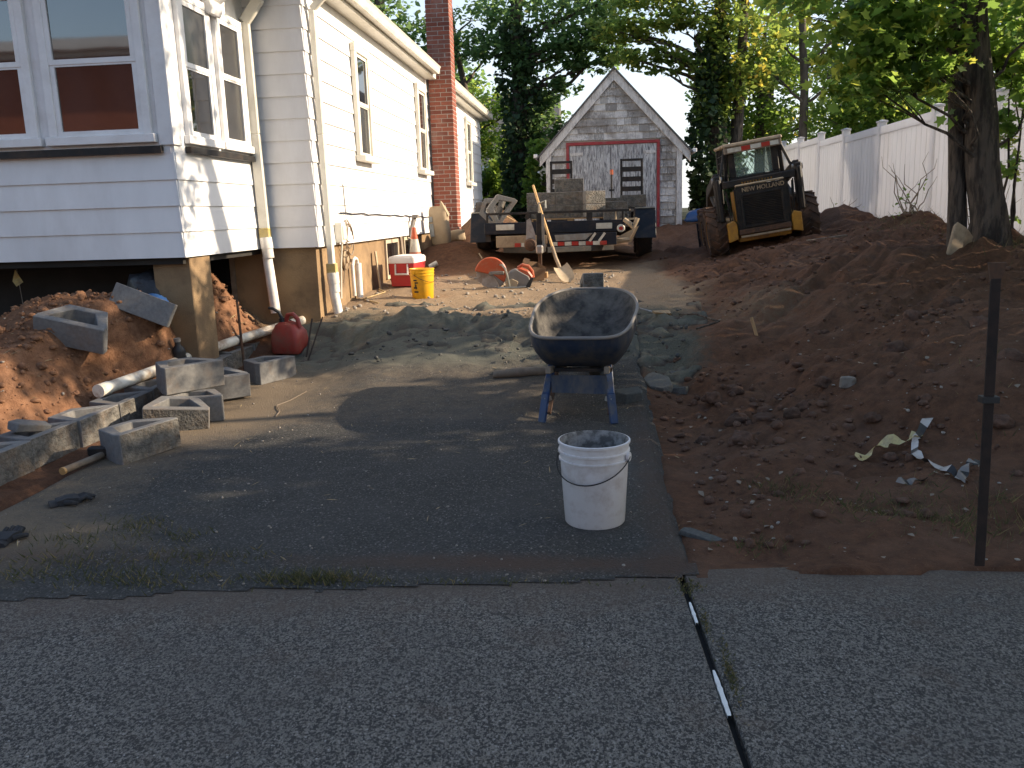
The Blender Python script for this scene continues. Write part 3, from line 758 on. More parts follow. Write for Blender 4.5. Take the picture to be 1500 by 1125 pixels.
def gutter(y0, y1, z):
    prof = [(-2.795, z), (-2.70, z), (-2.685, z + .035), (-2.672, z + .085), (-2.655, z + .115), (-2.667, z + .118), (-2.685, z + .09), (-2.70, z + .04), (-2.71, z + .012), (-2.785, z + .012), (-2.785, z + .115), (-2.795, z + .115)]
    vs = [(x, y, zz) for y in (y0, y1) for x, zz in prof]; n = len(prof)
    b = MB().add(vs, [(i, (i + 1) % n, n + (i + 1) % n, n + i) for i in range(n)] + [tuple(range(n))[::-1], tuple(range(n, 2 * n))])
    b.box(-2.79, -2.675, y0 - .004, y0 - .001, z, z + .11); b.box(-2.79, -2.675, y1 + .001, y1 + .004, z, z + .11)
    return b.build('gutter', 'cream_metal', house, world=True)
gutter(8.80, 15.45, 3.925); gutter(16.3, 23.25, 3.945)
MB().tube([(-3.9, 12.6, 4.3), (-3.9, 12.6, 5.12)], .04, 10).build('vent_pipe', 'black_metal', house, world=True)
# downspouts: sheet metal above, white pipe with collars below
def spout(pts, pvc_top, pvc_bot, nx, w=.082, parent=house):
    b = MB()
    for a, c in zip(pts[:-1], pts[1:]): b.bar(a, c, w, .066, up=(1, 0, 0) if nx else (0, 1, 0))
    d = b.build('downspout', 'cream_metal', parent, world=True, bevel=.008)
    x, y, _ = pts[-1]
    b = MB(); b.box(x - .055, x + .055, y - .045, y + .045, pvc_top - .02, pvc_top + .10)
    b.build('adapter', 'tape_yellow', d, world=True, bevel=.008)
    dx_, dy_ = pvc_bot[0] - x, pvc_bot[1] - y
    b = MB(); b.tube([(x, y, pvc_top), (x + dx_ * .2, y + dy_ * .2, pvc_top - .12)], .066, 18)
    b.tube([(x + dx_ * .15, y + dy_ * .15, pvc_top - .10), (x + dx_ * .35, y + dy_ * .35, pvc_top - .22)], .060, 18)
    b.tube([(x, y, pvc_top - .2), pvc_bot], .053, 18)
    b.build('drain_pipe', 'pvc', d, world=True, smooth=True)
    return d
spout([(-3.36, 8.96, 3.92), (-3.37, 8.96, 3.72), (-3.555, 8.98, 3.50), (-3.55, 8.99, 2.4), (-3.53, 8.99, 1.33)], 1.33, (-3.48, 8.97, .52), False, .108)
spout([(-2.72, 9.26, 3.92), (-2.76, 9.26, 3.80), (-2.93, 9.28, 3.66), (-2.935, 9.31, 2.4), (-2.93, 9.33, .95)], .92, (-2.90, 9.36, .44), True)
# basement openings
def bwin(T, x0, x1, z0, z1, trim='beige_wall'):
    b = MB(T); b.box(x0 - .05, x0, -.03, .05, z0, z1); b.box(x1, x1 + .05, -.03, .05, z0, z1); b.box(x0, x1, -.03, .05, z1 - .05, z1); b.box(x0, x1, -.03, .05, z0, z0 + .05)
    w = b.build('basement_window', trim, house, world=True)
    b = MB(T); b.box(x0, x1, -.006, .04, z0 + .05, z1 - .05); b.build('pane', 'window_glass', w, world=True)
bwin(face(-3.04, 0, R(90)), 12.25, 12.95, .62, 1.18)
bwin(face(-3.04, 0, R(90)), 13.45, 13.9, .72, 1.19)
bwin(face(0, FY + .05, 0), -4.6, -4.02, .62, 1.17, 'old_wood')
# meter box, cable, hose loop and vent arch on the side wall
b = MB(); b.box(-2.99, -2.90, 9.70, 9.86, 1.23, 1.46); b.box(-2.905, -2.885, 9.72, 9.84, 1.27, 1.42); b.tube([(-2.93, 9.78, 1.24), (-2.96, 9.78, 1.0), (-2.99, 9.79, .58)], .012, 8)
b.build('meter_box', 'cream_metal', house, world=True, bevel=.008)
pts = [(-2.965, 9.9 + i * .25, 1.57 - .004 * i + .012 * math.sin(i * 2.1) * math.sin(i * .37)) for i in range(24)]
b = MB().tube(pts, .008, 6); b.tube([(-2.965, 10.12, 1.55), (-2.965, 10.10, 1.75), (-2.97, 10.1, 1.9)], .006, 5)
b.build('cable', 'black_plastic', house, world=True)
b = MB()
for k in range(4):
    rr = .09 + .03 * k
    b.tube([(-2.96 + .01 * k, 10.12 + rr * math.cos(t * .5) * (1.1 - .1 * k), 1.40 - .05 * k + rr * math.sin(t * .5)) for t in range(0, 10 + k)], .007, 5)
b.tube([(-2.95, 10.15, 1.45), (-2.97, 10.0, 1.0), (-2.99, 9.93, .75)], .006, 5)
b.build('wire_coil', 'old_wood', house, world=True)
T = Matrix.Translation((-3.035, 10.17, 1.02)) @ Matrix.Rotation(R(90), 4, 'Y')
MB(T).lathe([(0, .0), (.12, 0), (.125, .03), (.10, .045), (.095, .02), (.05, .02), (.045, .05), (0, .05)], 24).build('vent_cover', 'tan_plate', house, world=True, smooth=True)
b = MB().tube([(-2.99, 10.36, .56), (-2.99, 10.34, .95)], .022, 10)
b.tube([(-2.985, 10.34, .93), (-2.985, 10.38, 1.0), (-2.985, 10.46, 1.02), (-2.985, 10.54, 1.0), (-2.985, 10.57, .93)], .02, 8)
b.tube([(-2.98, 10.57, .95), (-2.98, 10.57, .52)], .04, 12)
b.build('wall_pipe', 'pvc', house, world=True, smooth=True)
b = MB().bar((-2.97, 13.65, 1.18), (-2.90, 13.75, 1.50), .05); b.box(-2.93, -2.84, 13.70, 13.80, 1.48, 1.53)
b.build('exhaust_stub', 'grey_plastic', house, world=True)

# chimney: every brick is its own piece on a mortar core
CX0, CX1, CY0, CY1 = -2.952, -2.532, 15.80, 16.22
b = MB(); b.box(CX0 + .006, CX1 - .006, CY0 + .006, CY1 - .006, .75, 5.62)
chim = b.build('chimney', 'mortar', house, world=True)
def brick_mesh(l, w, h):
    o = MB().box(-l / 2, l / 2, -w / 2, w / 2, -h / 2, h / 2).build('brick', 'brick', chim, bevel=.004)
    return o
proto_b = {}
def brick(x0, x1, y0, y1, z0, z1):
    k = (round(x1 - x0, 3), round(y1 - y0, 3))
    loc = Vector(((x0 + x1) / 2, (y0 + y1) / 2, (z0 + z1) / 2)) - total_loc(chim)
    if k not in proto_b: proto_b[k] = brick_mesh(x1 - x0, y1 - y0, z1 - z0); proto_b[k].location = loc; return
    copy_of(proto_b[k], 'brick', chim, loc + Vector((random.uniform(-.002, .002), random.uniform(-.003, .003), 0)))
pitch, J = .0745, .011
for k in range(65):
    z0 = .76 + k * pitch; z1 = z0 + pitch - J
    a = .105 - J / 2; q = .21 - J
    x = CX0; y = CY0
    if k % 2 == 0:
        brick(x, x + q, y, y + a - J / 2, z0, z1); brick(x + .21, CX1, y, y + a - J / 2, z0, z1)
        brick(CX1 - a, CX1, y + .105, y + .105 + q, z0, z1); brick(CX1 - a, CX1, y + .315, CY1, z0, z1)
    else:
        brick(x, x + a, y, y + a - J / 2, z0, z1); brick(x + .105, x + .105 + q, y, y + a - J / 2, z0, z1)
        brick(CX1 - a, CX1, y, y + q, z0, z1); brick(CX1 - a, CX1, y + .21, CY1, z0, z1)

# ================================================================== the shed
SY = 22.0
shed = thing('shed', 'weathered gabled shed clad in flaking grey shingles with red framed doors', 'shed', (.45, 22, .95))
def sp(mb, name, mat, parent=shed, **k): return mb.build(name, mat, parent, world=True, **k)
SX0, SX1, SZE, SZP, SXM = -1.22, 2.12, 3.02, 4.84, .47
T = Matrix.Translation((0, SY + .02, 0)) @ Matrix.Rotation(R(90), 4, 'X')
b = MB(T); b.prism([(SX0 + .01, .8), (SX1 - .01, .8), (SX1 - .01, SZE - .02), (SXM, SZP - .06), (SX0 + .01, SZE - .02)], -6, 0)
sp(b, 'wall', 'mortar')
sl_ = (SZP - SZE) / (SXM - SX0)
def half_at(z): return (SXM - SX0) if z <= SZE else (SZP - .02 - z) / sl_
DX0, DX1, DZ = -.66, 1.52, 3.10
rows = np.arange(.98, 4.74, .172)
for i, z0 in enumerate(rows):
    z1 = z0 + .172; hw = half_at(z1) - .02
    spans = [(SXM - hw, SXM + hw)] if z0 > DZ - .05 else [(SX0 + .14, DX0 - .065), (DX1 + .065, SX1 - .14)]
    if z0 <= SZE and z0 > DZ - .05: spans = [(SX0 + .14, SX1 - .14)]
    for a, e in spans:
        x = a + (-.12 if i % 2 else 0)
        while x < e - .02:
            w = random.uniform(.15, .32); xa, xb = max(x, a), min(x + w - .006, e); x += w
            if xb - xa < .03: continue
            p = random.uniform(.028, .044); dz = random.uniform(-.008, .006); zt = z1 + .02
            T = Matrix.Translation((0, SY + .016, 0))
            q = MB(T).add([(xa, -p, z0 + dz), (xb, -p + random.uniform(-.003, .003), z0 + dz + random.uniform(-.004, .004)), (xb, -.004, zt), (xa, -.004, zt), (xa, 0, z0 + dz), (xb, 0, z0 + dz), (xb, 0, zt), (xa, 0, zt)],
                          [(0, 1, 2, 3), (4, 7, 6, 5), (0, 4, 5, 1), (1, 5, 6, 2), (2, 6, 7, 3), (3, 7, 4, 0)])
            q.build('shingle', 'shed_shingle', shed, world=True)
for x0, x1 in ((SX0 - .01, SX0 + .13), (SX1 - .13, SX1 + .01)):
    sp(MB().box(x0, x1, SY - .05, SY + .03, .86, SZE - .03), 'corner_board', 'peeling_trim', bevel=.004)
for s in (-1, 1):
    a = Vector((SXM + s * .001, SY - .085, SZP + .02)); e = Vector((SXM + s * (SXM - SX0 + .16), SY - .085, SZP + .02 - (SXM - SX0 + .16) * sl_))
    d = (e - a).normalized(); nrm = Vector((-d.z * 1, 0, d.x)) * (1 if s < 0 else -1)
    w = .17
    vs = [a + Vector((0, y, 0)) for y in (0, .075)] + [e + Vector((0, y, 0)) for y in (0, .075)]
    down = Vector((0, 0, -w / math.cos(math.atan(sl_))))
    vs2 = [v + down for v in vs]
    allv = [tuple(v) for v in vs + vs2]
    sp(MB().add(allv, [(0, 1, 3, 2), (4, 6, 7, 5), (0, 2, 6, 4), (1, 5, 7, 3), (0, 4, 5, 1), (2, 3, 7, 6)]), 'rake_board', 'peeling_trim', bevel=.004)
    off = Vector((0, 0, .005)); up = Vector((0, 0, .05))
    a2 = a + Vector((0, -.06, 0)) + off; e2 = e + Vector((s * .07, -.06, -.07 * sl_)) + off
    P = [a2, e2, e2 + Vector((0, 6.3, 0)), a2 + Vector((0, 6.3, 0))]
    sp(MB().add([tuple(v) for v in P] + [tuple(v + up) for v in P], [(0, 3, 2, 1), (4, 5, 6, 7), (0, 1, 5, 4), (1, 2, 6, 5), (2, 3, 7, 6), (3, 0, 4, 7)]), 'roof', 'roof_shingle')
    b = MB(); xx = e.x + s * .05
    b.box(min(xx, xx + s * .1), max(xx, xx + s * .1), SY - .12, SY + 6.2, e.z - .03, e.z + .06); sp(b, 'gutter', 'white_trim', bevel=.01)
b = MB(); b.box(DX0 - .06, DX0 + .012, SY - .055, SY, .93, DZ + .0); b.box(DX1 - .012, DX1 + .06, SY - .055, SY, .93, DZ); b.box(DX0 - .06, DX1 + .06, SY - .058, SY, DZ + .002, DZ + .075)
sp(b, 'door_frame', 'red_paint', bevel=.003)
for a, e in ((DX0 + .02, .375), (.39, DX1 - .02)):
    d = sp(MB().box(a, e, SY - .012, SY + .012, .97, DZ - .005), 'door', 'peeling_board')
    n = 6; w = (e - a) / n
    for k in range(n):
        MB().box(a + k * w + .003, a + (k + 1) * w - .003, SY - .034 - random.uniform(0, .004), SY - .013, .98, DZ - .01).build('plank', 'peeling_board', d, world=True)
    for z in (2.86, 1.25):
        MB().box(min(e - .32, e) if e > 1 else a + .01, e - .01 if e > 1 else a + .33, SY - .052, SY - .040, z, z + .07).build('strap_hinge', 'peeling_trim', d, world=True)

# ================================================================== vinyl fence
fence = thing('vinyl_fence', 'tall white vinyl privacy fence stepping up the bank on the right', 'fence', (5.0, 15, 1.0))
posts = [(4.97, 5.3), (4.98, 7.4), (4.99, 9.45), (5.0, 11.5), (5.0, 13.6), (5.0, 16.1), (5.0, 18.3), (5.0, 20.25), (5.0, 22.2), (5.0, 24.2), (5.0, 26.3)]  # nearest post and panel, out of view, added to block stray sun
ptop = [2.55, 2.62, 2.70, 2.78, 2.84, 2.86, 2.92, 3.02, 3.07, 3.13, 3.18]
for i, ((x, y), t) in enumerate(zip(posts, ptop)):
    p = MB().box(x - .066, x + .066, y - .066, y + .066, .35, t).build('post', 'vinyl', fence, world=True, bevel=.008)
    b = MB(); b.box(x - .078, x + .078, y - .078, y + .078, t + .001, t + .03)
    b.add([(x - .078, y - .078, t + .031), (x + .078, y - .078, t + .031), (x + .078, y + .078, t + .031), (x - .078, y + .078, t + .031), (x, y, t + .055)], [(0, 1, 4), (1, 2, 4), (2, 3, 4), (3, 0, 4), (3, 2, 1, 0)])
    b.build('cap', 'vinyl', p, world=True)
    if i == len(posts) - 1: break
    x2, y2 = posts[i + 1]; tt = t - .05; L = y2 - y - .132
    b = MB(); b.box(x - .045, x + .025, y + .067, y2 - .067, tt - .14, tt); b.build('rail', 'vinyl', fence, world=True, bevel=.006)
    b = MB(); b.box(x - .045, x + .025, y + .067, y2 - .067, .62, .76); b.build('rail', 'vinyl', fence, world=True, bevel=.006)
    n = 11 if i < 7 else 8; w = L / n
    for k in range(n):
        ya = y + .067 + k * w
        MB().box(x - .030 - random.uniform(0, .004), x + .005, ya + .006, ya + w - .006, .74, tt - .12).build('board', 'vinyl', fence, world=True, bevel=.005)

# neighbours seen through the trees, and the brick block over the road that the bay windows mirror
nb = thing('neighbour_house', 'pale beige house glimpsed between the ivy trunk and the shed', 'house', (-5.5, 47, 1.2))
MB().box(-9, -2.2, 44, 50, .8, 5.2).build('wall', 'beige_wall', nb, world=True)
b = MB(); b.add([(-9.4, 43.6, 5.21), (-1.8, 43.6, 5.21), (-1.8, 50.4, 5.21), (-9.4, 50.4, 5.21), (-9.4, 47, 7.6), (-1.8, 47, 7.6)], [(0, 1, 5, 4), (2, 3, 4, 5), (1, 2, 5), (3, 0, 4), (3, 2, 1, 0)])
b.build('roof', 'roof_shingle', nb, world=True)
for x in (-7.6, -5.2, -3.3):
    w = MB().box(x - .5, x + .5, 43.94, 43.99, 2.2, 3.9).build('window', 'white_trim', nb, world=True)
    MB().box(x - .4, x + .4, 43.92, 43.935, 2.3, 3.8).build('pane', 'window_glass', w, world=True)
bk = thing('brick_building', 'orange brick building with a white cornice across the street, mirrored in the bay', 'building', (-6, -16, 0))
MB().box(-24, 4, -26, -16, -.1, 7.4).build('wall', 'far_brick', bk, world=True)
b = MB(); b.box(-24.4, 4.4, -26.4, -15.3, 7.60, 7.95); b.box(-24.2, 4.2, -26.2, -15.7, 7.42, 7.59); b.build('cornice', 'white_trim', bk, world=True)
for x in (-20, -16, -12, -8, -4, 0):
    w = MB().box(x - .7, x + .7, -15.98, -15.90, 2.2, 4.6).build('window', 'white_trim', bk, world=True)
    MB().box(x - .6, x + .6, -15.895, -15.87, 2.3, 4.5).build('pane', 'window_glass', w, world=True)

# dark board fence at the back left, behind the ivy
bf = thing('back_fence', 'dark old board fence in the shade behind the house', 'fence', (-4.6, 29, 1.1))
for k in range(34):
    x = -8.2 + k * .2
    MB().box(x + .008, x + .192, 29.0, 29.03, 1.0, 2.55 + random.uniform(-.03, .03)).build('board', 'dark_fence_wood', bf, world=True)
for z in (1.4, 2.25): MB().box(-8.2, -1.4, 29.035, 29.08, z, z + .09).build('rail', 'dark_fence_wood', bf, world=True)

# ================================================================== skid steer loader, tail towards us, tilted on the bank
skid = thing('skid_steer', 'black and yellow skid steer loader with muddy tyres tilted on the dirt bank', 'skid steer', (2.62, 13.62, .80), (0, R(-8.4), R(-1.5)))
skid.scale = (.86, .86, .90)
def kp(mb, name, mat, parent=skid, **k): return mb.build(name, mat, parent, **k)
b = MB(); b.box(-.60, .60, .10, 1.9, .28, .62); b.box(-.46, .46, -.04, .10, .24, .33)
kp(b, 'chassis', 'yellow_paint', bevel=.015)
for s in (-1, 1):
    b = MB(); b.prism([(s * .47, .30), (s * .64, .26), (s * .64, .58), (s * .52, .62), (s * .47, .56)], -.02, .22, Matrix.Translation((0, .08, 0)) @ Matrix.Rotation(R(90), 4, 'X'))
    kp(b, 'corner_guard', 'yellow_paint', bevel=.012)
door = kp(MB().box(-.455, .455, -.14, .10, .36, 1.16), 'rear_door', 'black_metal', bevel=.03, seg=2)
b = MB(); b.box(-.33, .33, -.152, -.141, .50, 1.00); kp(b, 'grille_recess', 'dark_void', door)
b = MB(); b.box(-.36, -.33, -.172, -.142, .47, 1.03); b.box(.33, .36, -.172, -.142, .47, 1.03); b.box(-.329, .329, -.172, -.142, 1.0, 1.03); b.box(-.329, .329, -.172, -.142, .47, .50)
kp(b, 'grille_frame', 'black_metal', door, bevel=.004)
for k in range(17):
    z = .512 + k * .0285
    kp(MB().bar((-.328, -.155, z), (.328, -.155, z), .022, .006, up=(0, -.6, 1)), 'slat', 'black_metal', door)
kp(MB().box(-.45, .45, -.165, -.145, .36, .45), 'bumper', 'rusty_metal', bevel=.01)
kp(MB().box(-.43, .43, -.19, -.146, .31, .345), 'bumper_lip', 'tan_plate', bevel=.005)
fc = bpy.data.curves.new('lettering', 'FONT'); fc.body = 'NEW HOLLAND'; fc.size = .098; fc.extrude = .003; fc.align_x = 'CENTER'; fc.offset = .0022; fc.space_character = 1.03
lt = bpy.data.objects.new('lettering', fc); COL.objects.link(lt); lt.parent = door
lt.location = (.04, -.148, 1.068); lt.rotation_euler = (R(90), 0, 0); fc.materials.append(M['yellow_paint'])
bpy.context.view_layer.update()
_lm = bpy.data.meshes.new_from_object(lt.evaluated_get(bpy.context.evaluated_depsgraph_get()))
_l2 = bpy.data.objects.new('lettering', _lm); COL.objects.link(_l2); _l2.parent = door; _l2.location = lt.location; _l2.rotation_euler = lt.rotation_euler
bpy.data.objects.remove(lt); _l2.name = 'lettering'; _lm.materials.clear(); _lm.materials.append(M['tan_plate'])
kp(MB().box(-.42, .42, -.08, .35, 1.165, 1.20), 'hood', 'dusty_tan', bevel=.012)
b = MB()
for k in range(11): b.box(-.30 + k * .05, -.27 + k * .05, -.02, .06, 1.205, 1.235)
kp(b, 'hood_vent', 'yellow_paint')
kp(MB().box(-.468, -.457, -.08, .3, .60, 1.10), 'side_trim', 'yellow_paint'); kp(MB().box(.457, .475, -.10, .3, .55, 1.13), 'side_trim', 'black_metal')
for s in (-1, 1):
    x = s * .70
    b = MB(); b.box(x - .065, x + .065, .02, .20, .50, 1.40); b.box(x - .04, x + .04, -.03, .018, .62, 1.34)
    kp(b, 'rear_tower', 'black_metal', bevel=.02)
    b = MB(); b.bar((x, .15, 1.36), (x, 1.5, 1.16), .12, .17); b.bar((x, 1.5, 1.18), (x, 2.35, .50), .12, .16); b.bar((x, .30, .70), (x, 1.3, 1.06), .07)
    kp(b, 'lift_arm', 'black_metal', bevel=.015)
    T = Matrix.Translation((x, .11, 1.33)) @ Matrix.Rotation(R(90), 4, 'Y')
    kp(MB(T).lathe([(0, -.09), (.05, -.09), (.05, .09), (0, .09)], 14), 'pivot_pin', 'steel')
    b = MB(); b.tube([(x - s * .14, .02, .62), (x - s * .13, .0, .9), (x - s * .11, .05, 1.15)], .014, 6); b.tube([(x - s * .18, .03, .55), (x - s * .16, .0, .85), (x - s * .13, .05, 1.12)], .012, 6)
    kp(b, 'hose', 'rubber')
kp(MB().box(-.633, .633, -.02, .14, 1.165, 1.29), 'crossbar', 'black_metal', bevel=.015)
b = MB()
for s in (-1, 1):
    b.bar((s * .50, .42, 1.20), (s * .47, .30, 1.86), .07, .07); b.bar((s * .50, 1.45, .9), (s * .47, 1.42, 1.88), .07, .07)
    b.bar((s * .50, .40, 1.22), (s * .50, 1.45, 1.22), .05, .05)
    b.bar((s * .485, .33, 1.80), (s * .645, .18, 1.30), .045, .05)
b.box(-.44, .44, .30, .36, 1.22, 1.33); b.box(-.44, -.32, .30, .36, 1.33, 1.74); b.box(.32, .44, .30, .36, 1.33, 1.74)
kp(b, 'cab_frame', 'black_metal', bevel=.012)
b = MB()
for s in (-1, 1):
    for i in range(8):
        b.bar((s * .49, .45 + i * .125, 1.24), (s * .475, .45 + i * .125, 1.84), .012)
    for i in range(5): b.bar((s * .49, .42, 1.3 + i * .11), (s * .485, 1.44, 1.3 + i * .11), .012)
kp(b, 'side_screen', 'black_metal')
roof = kp(MB().prism([(.16, 1.845), (1.55, 1.87), (1.55, 1.93), (.20, 1.905)], -.52, .52, Matrix(((0, 0, 1, 0), (1, 0, 0, 0), (0, 1, 0, 0), (0, 0, 0, 1)))), 'cab_roof', 'tan_plate', bevel=.018)
kp(MB().box(-.50, .50, .19, .25, 1.735, 1.843), 'roof_valance', 'old_wood', bevel=.006)
for i, (x0, x1, mt) in enumerate(((-.44, -.20, 'reflective_white'), (-.195, -.04, 'reflective_red'), (-.035, .15, 'reflective_white'), (.155, .30, 'reflective_red'), (.305, .45, 'reflective_white'))):
    kp(MB().box(x0, x1, .182, .188, 1.755, 1.825), 'reflector', mt)
kp(MB().box(-.318, .318, .315, .322, 1.335, 1.735), 'rear_window', 'cab_glass')
b = MB()
for i in range(-6, 12):
    for sg in (1, -1):
        x0 = -.31 + i * .07; pts = []
        a, e = (x0, 1.34), (x0 + sg * .23, 1.73)
        if min(a[0], e[0]) > -.34 and max(a[0], e[0]) < .34: b.bar((a[0], .345, a[1]), (e[0], .345, e[1]), .007)
kp(b, 'window_mesh', 'black_metal')
b = MB(); b.box(-.24, .24, .62, .72, 1.0, 1.36); b.box(-.24, .24, .72, 1.1, .95, 1.05); b.tube([(-.16, .60, 1.36), (-.16, .60, 1.42), (-.12, .60, 1.44)], .035, 8)
kp(b, 'seat', 'black_plastic', bevel=.03)
# bucket at the far end, its corner just showing past the left tyres
b = MB(); prof = [(2.2, .06), (2.2, .62), (2.28, .62), (2.30, .18), (2.42, .10), (2.95, .06), (2.95, .03), (2.3, .0)]
b.prism(prof, -.98, .98, Matrix(((0, 0, 1, 0), (1, 0, 0, 0), (0, 1, 0, 0), (0, 0, 0, 1))))
kp(b, 'bucket', 'blue_black_metal', bevel=.01)
def tyre_wheel(T, rad, wid, parent, tyre_mat, lugs=16, rim_mat='dusty_tan', lug_h=.028, smooth=True):
    b = MB(T); w = wid / 2
    b.lathe([(rad * .55, -w * .8), (rad * .80, -w), (rad * .93, -w * .96), (rad * .975, -w * .8), (rad * .98, 0), (rad * .975, w * .8), (rad * .93, w * .96), (rad * .80, w), (rad * .55, w * .8)], 36, closed=False)
    for i in range(lugs):
        for s in (-1, 1):
            a = 2 * math.pi * (i + (.5 if s > 0 else 0)) / lugs
            A = Matrix.Rotation(a, 4, 'Z')
            p0 = A @ Vector((rad * .965, -.02, s * w * .02)); p1 = A @ Vector((rad * .90, rad * .22, s * w * .99))
            b.bar(p0, p1, lug_h * 1.3, lug_h * 2.6, up=tuple(A @ Vector((1, 0, 0))))
    t = b.build('wheel', tyre_mat, parent, smooth=True)
    MB(T).lathe([(0, -w * .3), (rad * .2, -w * .3), (rad * .25, w * .35), (rad * .5, w * .45), (rad * .56, w * .82), (rad * .52, w * .84), (rad * .46, w * .5), (rad * .18, w * .5), (0, w * .5)], 24).build('rim', rim_mat, t, smooth=True)
    return t
for s in (-1, 1):
    for y in (.42, 1.55):
        tyre_wheel(Matrix.Translation((s * .80, y, .43)) @ Matrix.Rotation(R(90) * s, 4, 'Y'), .455, .34, skid, 'muddy_rubber', 18, 'yellow_paint')

# ================================================================== equipment trailer loaded with blocks
TZ = 1.30                    # deck height
trailer = thing('equipment_trailer', 'black flatbed equipment trailer with upright ramps and red and white reflective tape', 'trailer', (-.56, 15, .6))
def tp(mb, name, mat, parent=trailer, **k): return mb.build(name, mat, parent, world=True, **k)
TX0, TX1, TY0, TY1 = -1.70, .60, 13.15, 18.0
tp(MB().box(TX0, TX1 - .16, TY0, TY0 + .10, 1.19, 1.365), 'front_beam', 'blue_black_metal', bevel=.008)
b = MB(); b.box(TX0, TX0 + .08, TY0 + .101, TY1, 1.08, 1.25); b.box(TX1 - .08, TX1, TY0 + .101, TY1, 1.08, 1.25)
for y in (14, 15, 16, 17, 17.8): b.box(TX0 + .081, TX1 - .081, y, y + .07, 1.1, 1.24)
tp(b, 'deck_frame', 'black_metal')
n = 12; w = (TX1 - TX0 - .02) / n
for k in range(n):
    tp(MB().box(TX0 + .01 + k * w + .004, TX0 + .01 + (k + 1) * w - .004, TY0 + .102, TY1, 1.252, 1.30), 'deck_plank', 'old_wood')
b = MB(); b.bar((TX0 + .03, TY0 + .03, 1.50), (TX1 - .1, TY0 + .03, 1.50), .035, .035)
for x, ww in ((TX0 + .045, .03), (-1.02, .09), (-.10, .09), (TX1 - .20, .03)): b.box(x - ww / 2, x + ww / 2, TY0 + .012, TY0 + .05, 1.366, 1.482)
tp(b, 'front_rail', 'black_metal', bevel=.003)
tp(MB().box(-1.50, -.74, 12.93, 12.97, 1.00, 1.17), 'mud_plate', 'tan_plate', bevel=.004)
tp(MB().box(-.73, .30, 12.95, 12.98, 1.00, 1.185), 'mud_plate', 'blue_black_metal', bevel=.004)
for i, (x0, x1) in enumerate([(-1.22, -1.13), (-1.12, -1.05), (-1.04, -.95), (-.94, -.87), (-.86, -.78)] + [(-.68 + k * .105, -.58 + k * .105) for k in range(8)]):
    y = 12.92 if x1 < -.74 else 12.94
    tp(MB().box(x0, x1, y, y + .006, 1.005, 1.062), 'reflective_tape', 'reflective_red' if i % 2 == 0 else 'reflective_white')
for x in (-.10, .04): tp(MB().bar((x, 12.944, 1.06), (x + .09, 12.944, 1.18), .035, .012, up=(0, -1, 0)), 'stripe', 'reflective_white')
# the slack strap and grey plate over the A frame
tp(MB().add([(-.60, 12.938, 1.075), (-.16, 12.938, 1.085), (-.05, 12.938, 1.18), (-.62, 12.938, 1.165)], [(0, 1, 2, 3)]).add([(-.60, 12.946, 1.075), (-.16, 12.946, 1.085), (-.05, 12.946, 1.18), (-.62, 12.946, 1.165)], [(3, 2, 1, 0)]), 'plate', 'zinc')
b = MB(); b.bar((-1.40, 13.2, .95), (-.84, 12.4, .97), .06, .08); b.bar((.25, 13.2, .95), (-.72, 12.4, .97), .06, .08); b.box(-.84, -.72, 12.0, 12.45, .95, 1.05)
tp(b, 'tongue', 'black_metal', bevel=.006)
b = MB(); b.box(-.83, -.73, 11.86, 11.99, .94, 1.06); tp(b, 'coupler', 'steel', bevel=.02)
jk = tp(MB().box(-.845, -.765, 12.28, 12.36, .98, 1.50), 'jack', 'black_metal', bevel=.006)
b = MB(); b.box(-.83, -.78, 12.295, 12.345, .70, .979); b.box(-.88, -.73, 12.25, 12.39, .665, .699); b.build('jack_leg', 'rusty_metal', jk, world=True, bevel=.004)
T = Matrix.Translation((-.93, 12.22, 1.06)) @ Matrix.Rotation(R(90), 4, 'X')
MB(T).lathe([(0, -.02), (.085, -.02), (.09, .0), (.07, .02), (.03, .025), (.03, .05), (0, .05)], 20).build('winch_drum', 'rusty_metal', jk, world=True)
b = MB(); b.add([(-1.0, 12.26, 1.03), (-.98, 12.26, 1.40), (-.93, 12.26, 1.43), (-.86, 12.26, 1.2), (-.86, 12.26, 1.0)], [(0, 1, 2, 3, 4)]); b.add([(-1.0, 12.275, 1.03), (-.98, 12.275, 1.40), (-.93, 12.275, 1.43), (-.86, 12.275, 1.2), (-.86, 12.275, 1.0)], [(4, 3, 2, 1, 0)])
b.build('winch_plate', 'steel', jk, world=True)
b = MB(); b.tube([(-.80, 12.27, 1.50), (-.80, 12.25, 1.63), (-.70, 12.2, 1.66), (-.70, 12.18, 1.56)], .014, 8); b.box(-.76, -.73, 12.24, 12.27, 1.0, 1.48)
b.build('crank', 'zinc', jk, world=True)
for x0, x1, z, y in ((-1.52, -1.24, 1.255, 13.146), (.0, .24, 1.235, 13.146)):
    tp(MB().box(x0, x1, y - .006, y, z, z + .085), 'label_plate', 'reflective_white', bevel=.002)
for x in (.37,):
    T = Matrix.Translation((x, 13.14, 1.235)) @ Matrix.Rotation(R(90), 4, 'X')
    l = tp(MB(T).lathe([(0, 0), (.06, 0), (.06, .02), (.05, .03), (0, .03)], 18), 'marker_light', 'reflective_white'); MB(T).lathe([(0, .031), (.03, .031), (.03, .036), (0, .036)], 14).build('lens', 'reflective_red', l, world=True)
b = MB(); b.tube([(.30, 13.3, 1.32), (.30, 13.3, 1.50), (.52, 13.3, 1.50)], .018, 6); b.bar((.0, 13.35, 1.335), (.62, 13.5, 1.37), .03); b.tube([(.42, 13.12, 1.36), (.50, 13.08, 1.30), (.55, 13.1, 1.22), (.60, 13.1, 1.33), (.62, 13.1, 1.38)], .035, 7)
tp(b, 'chain_hooks', 'dusty_tan')
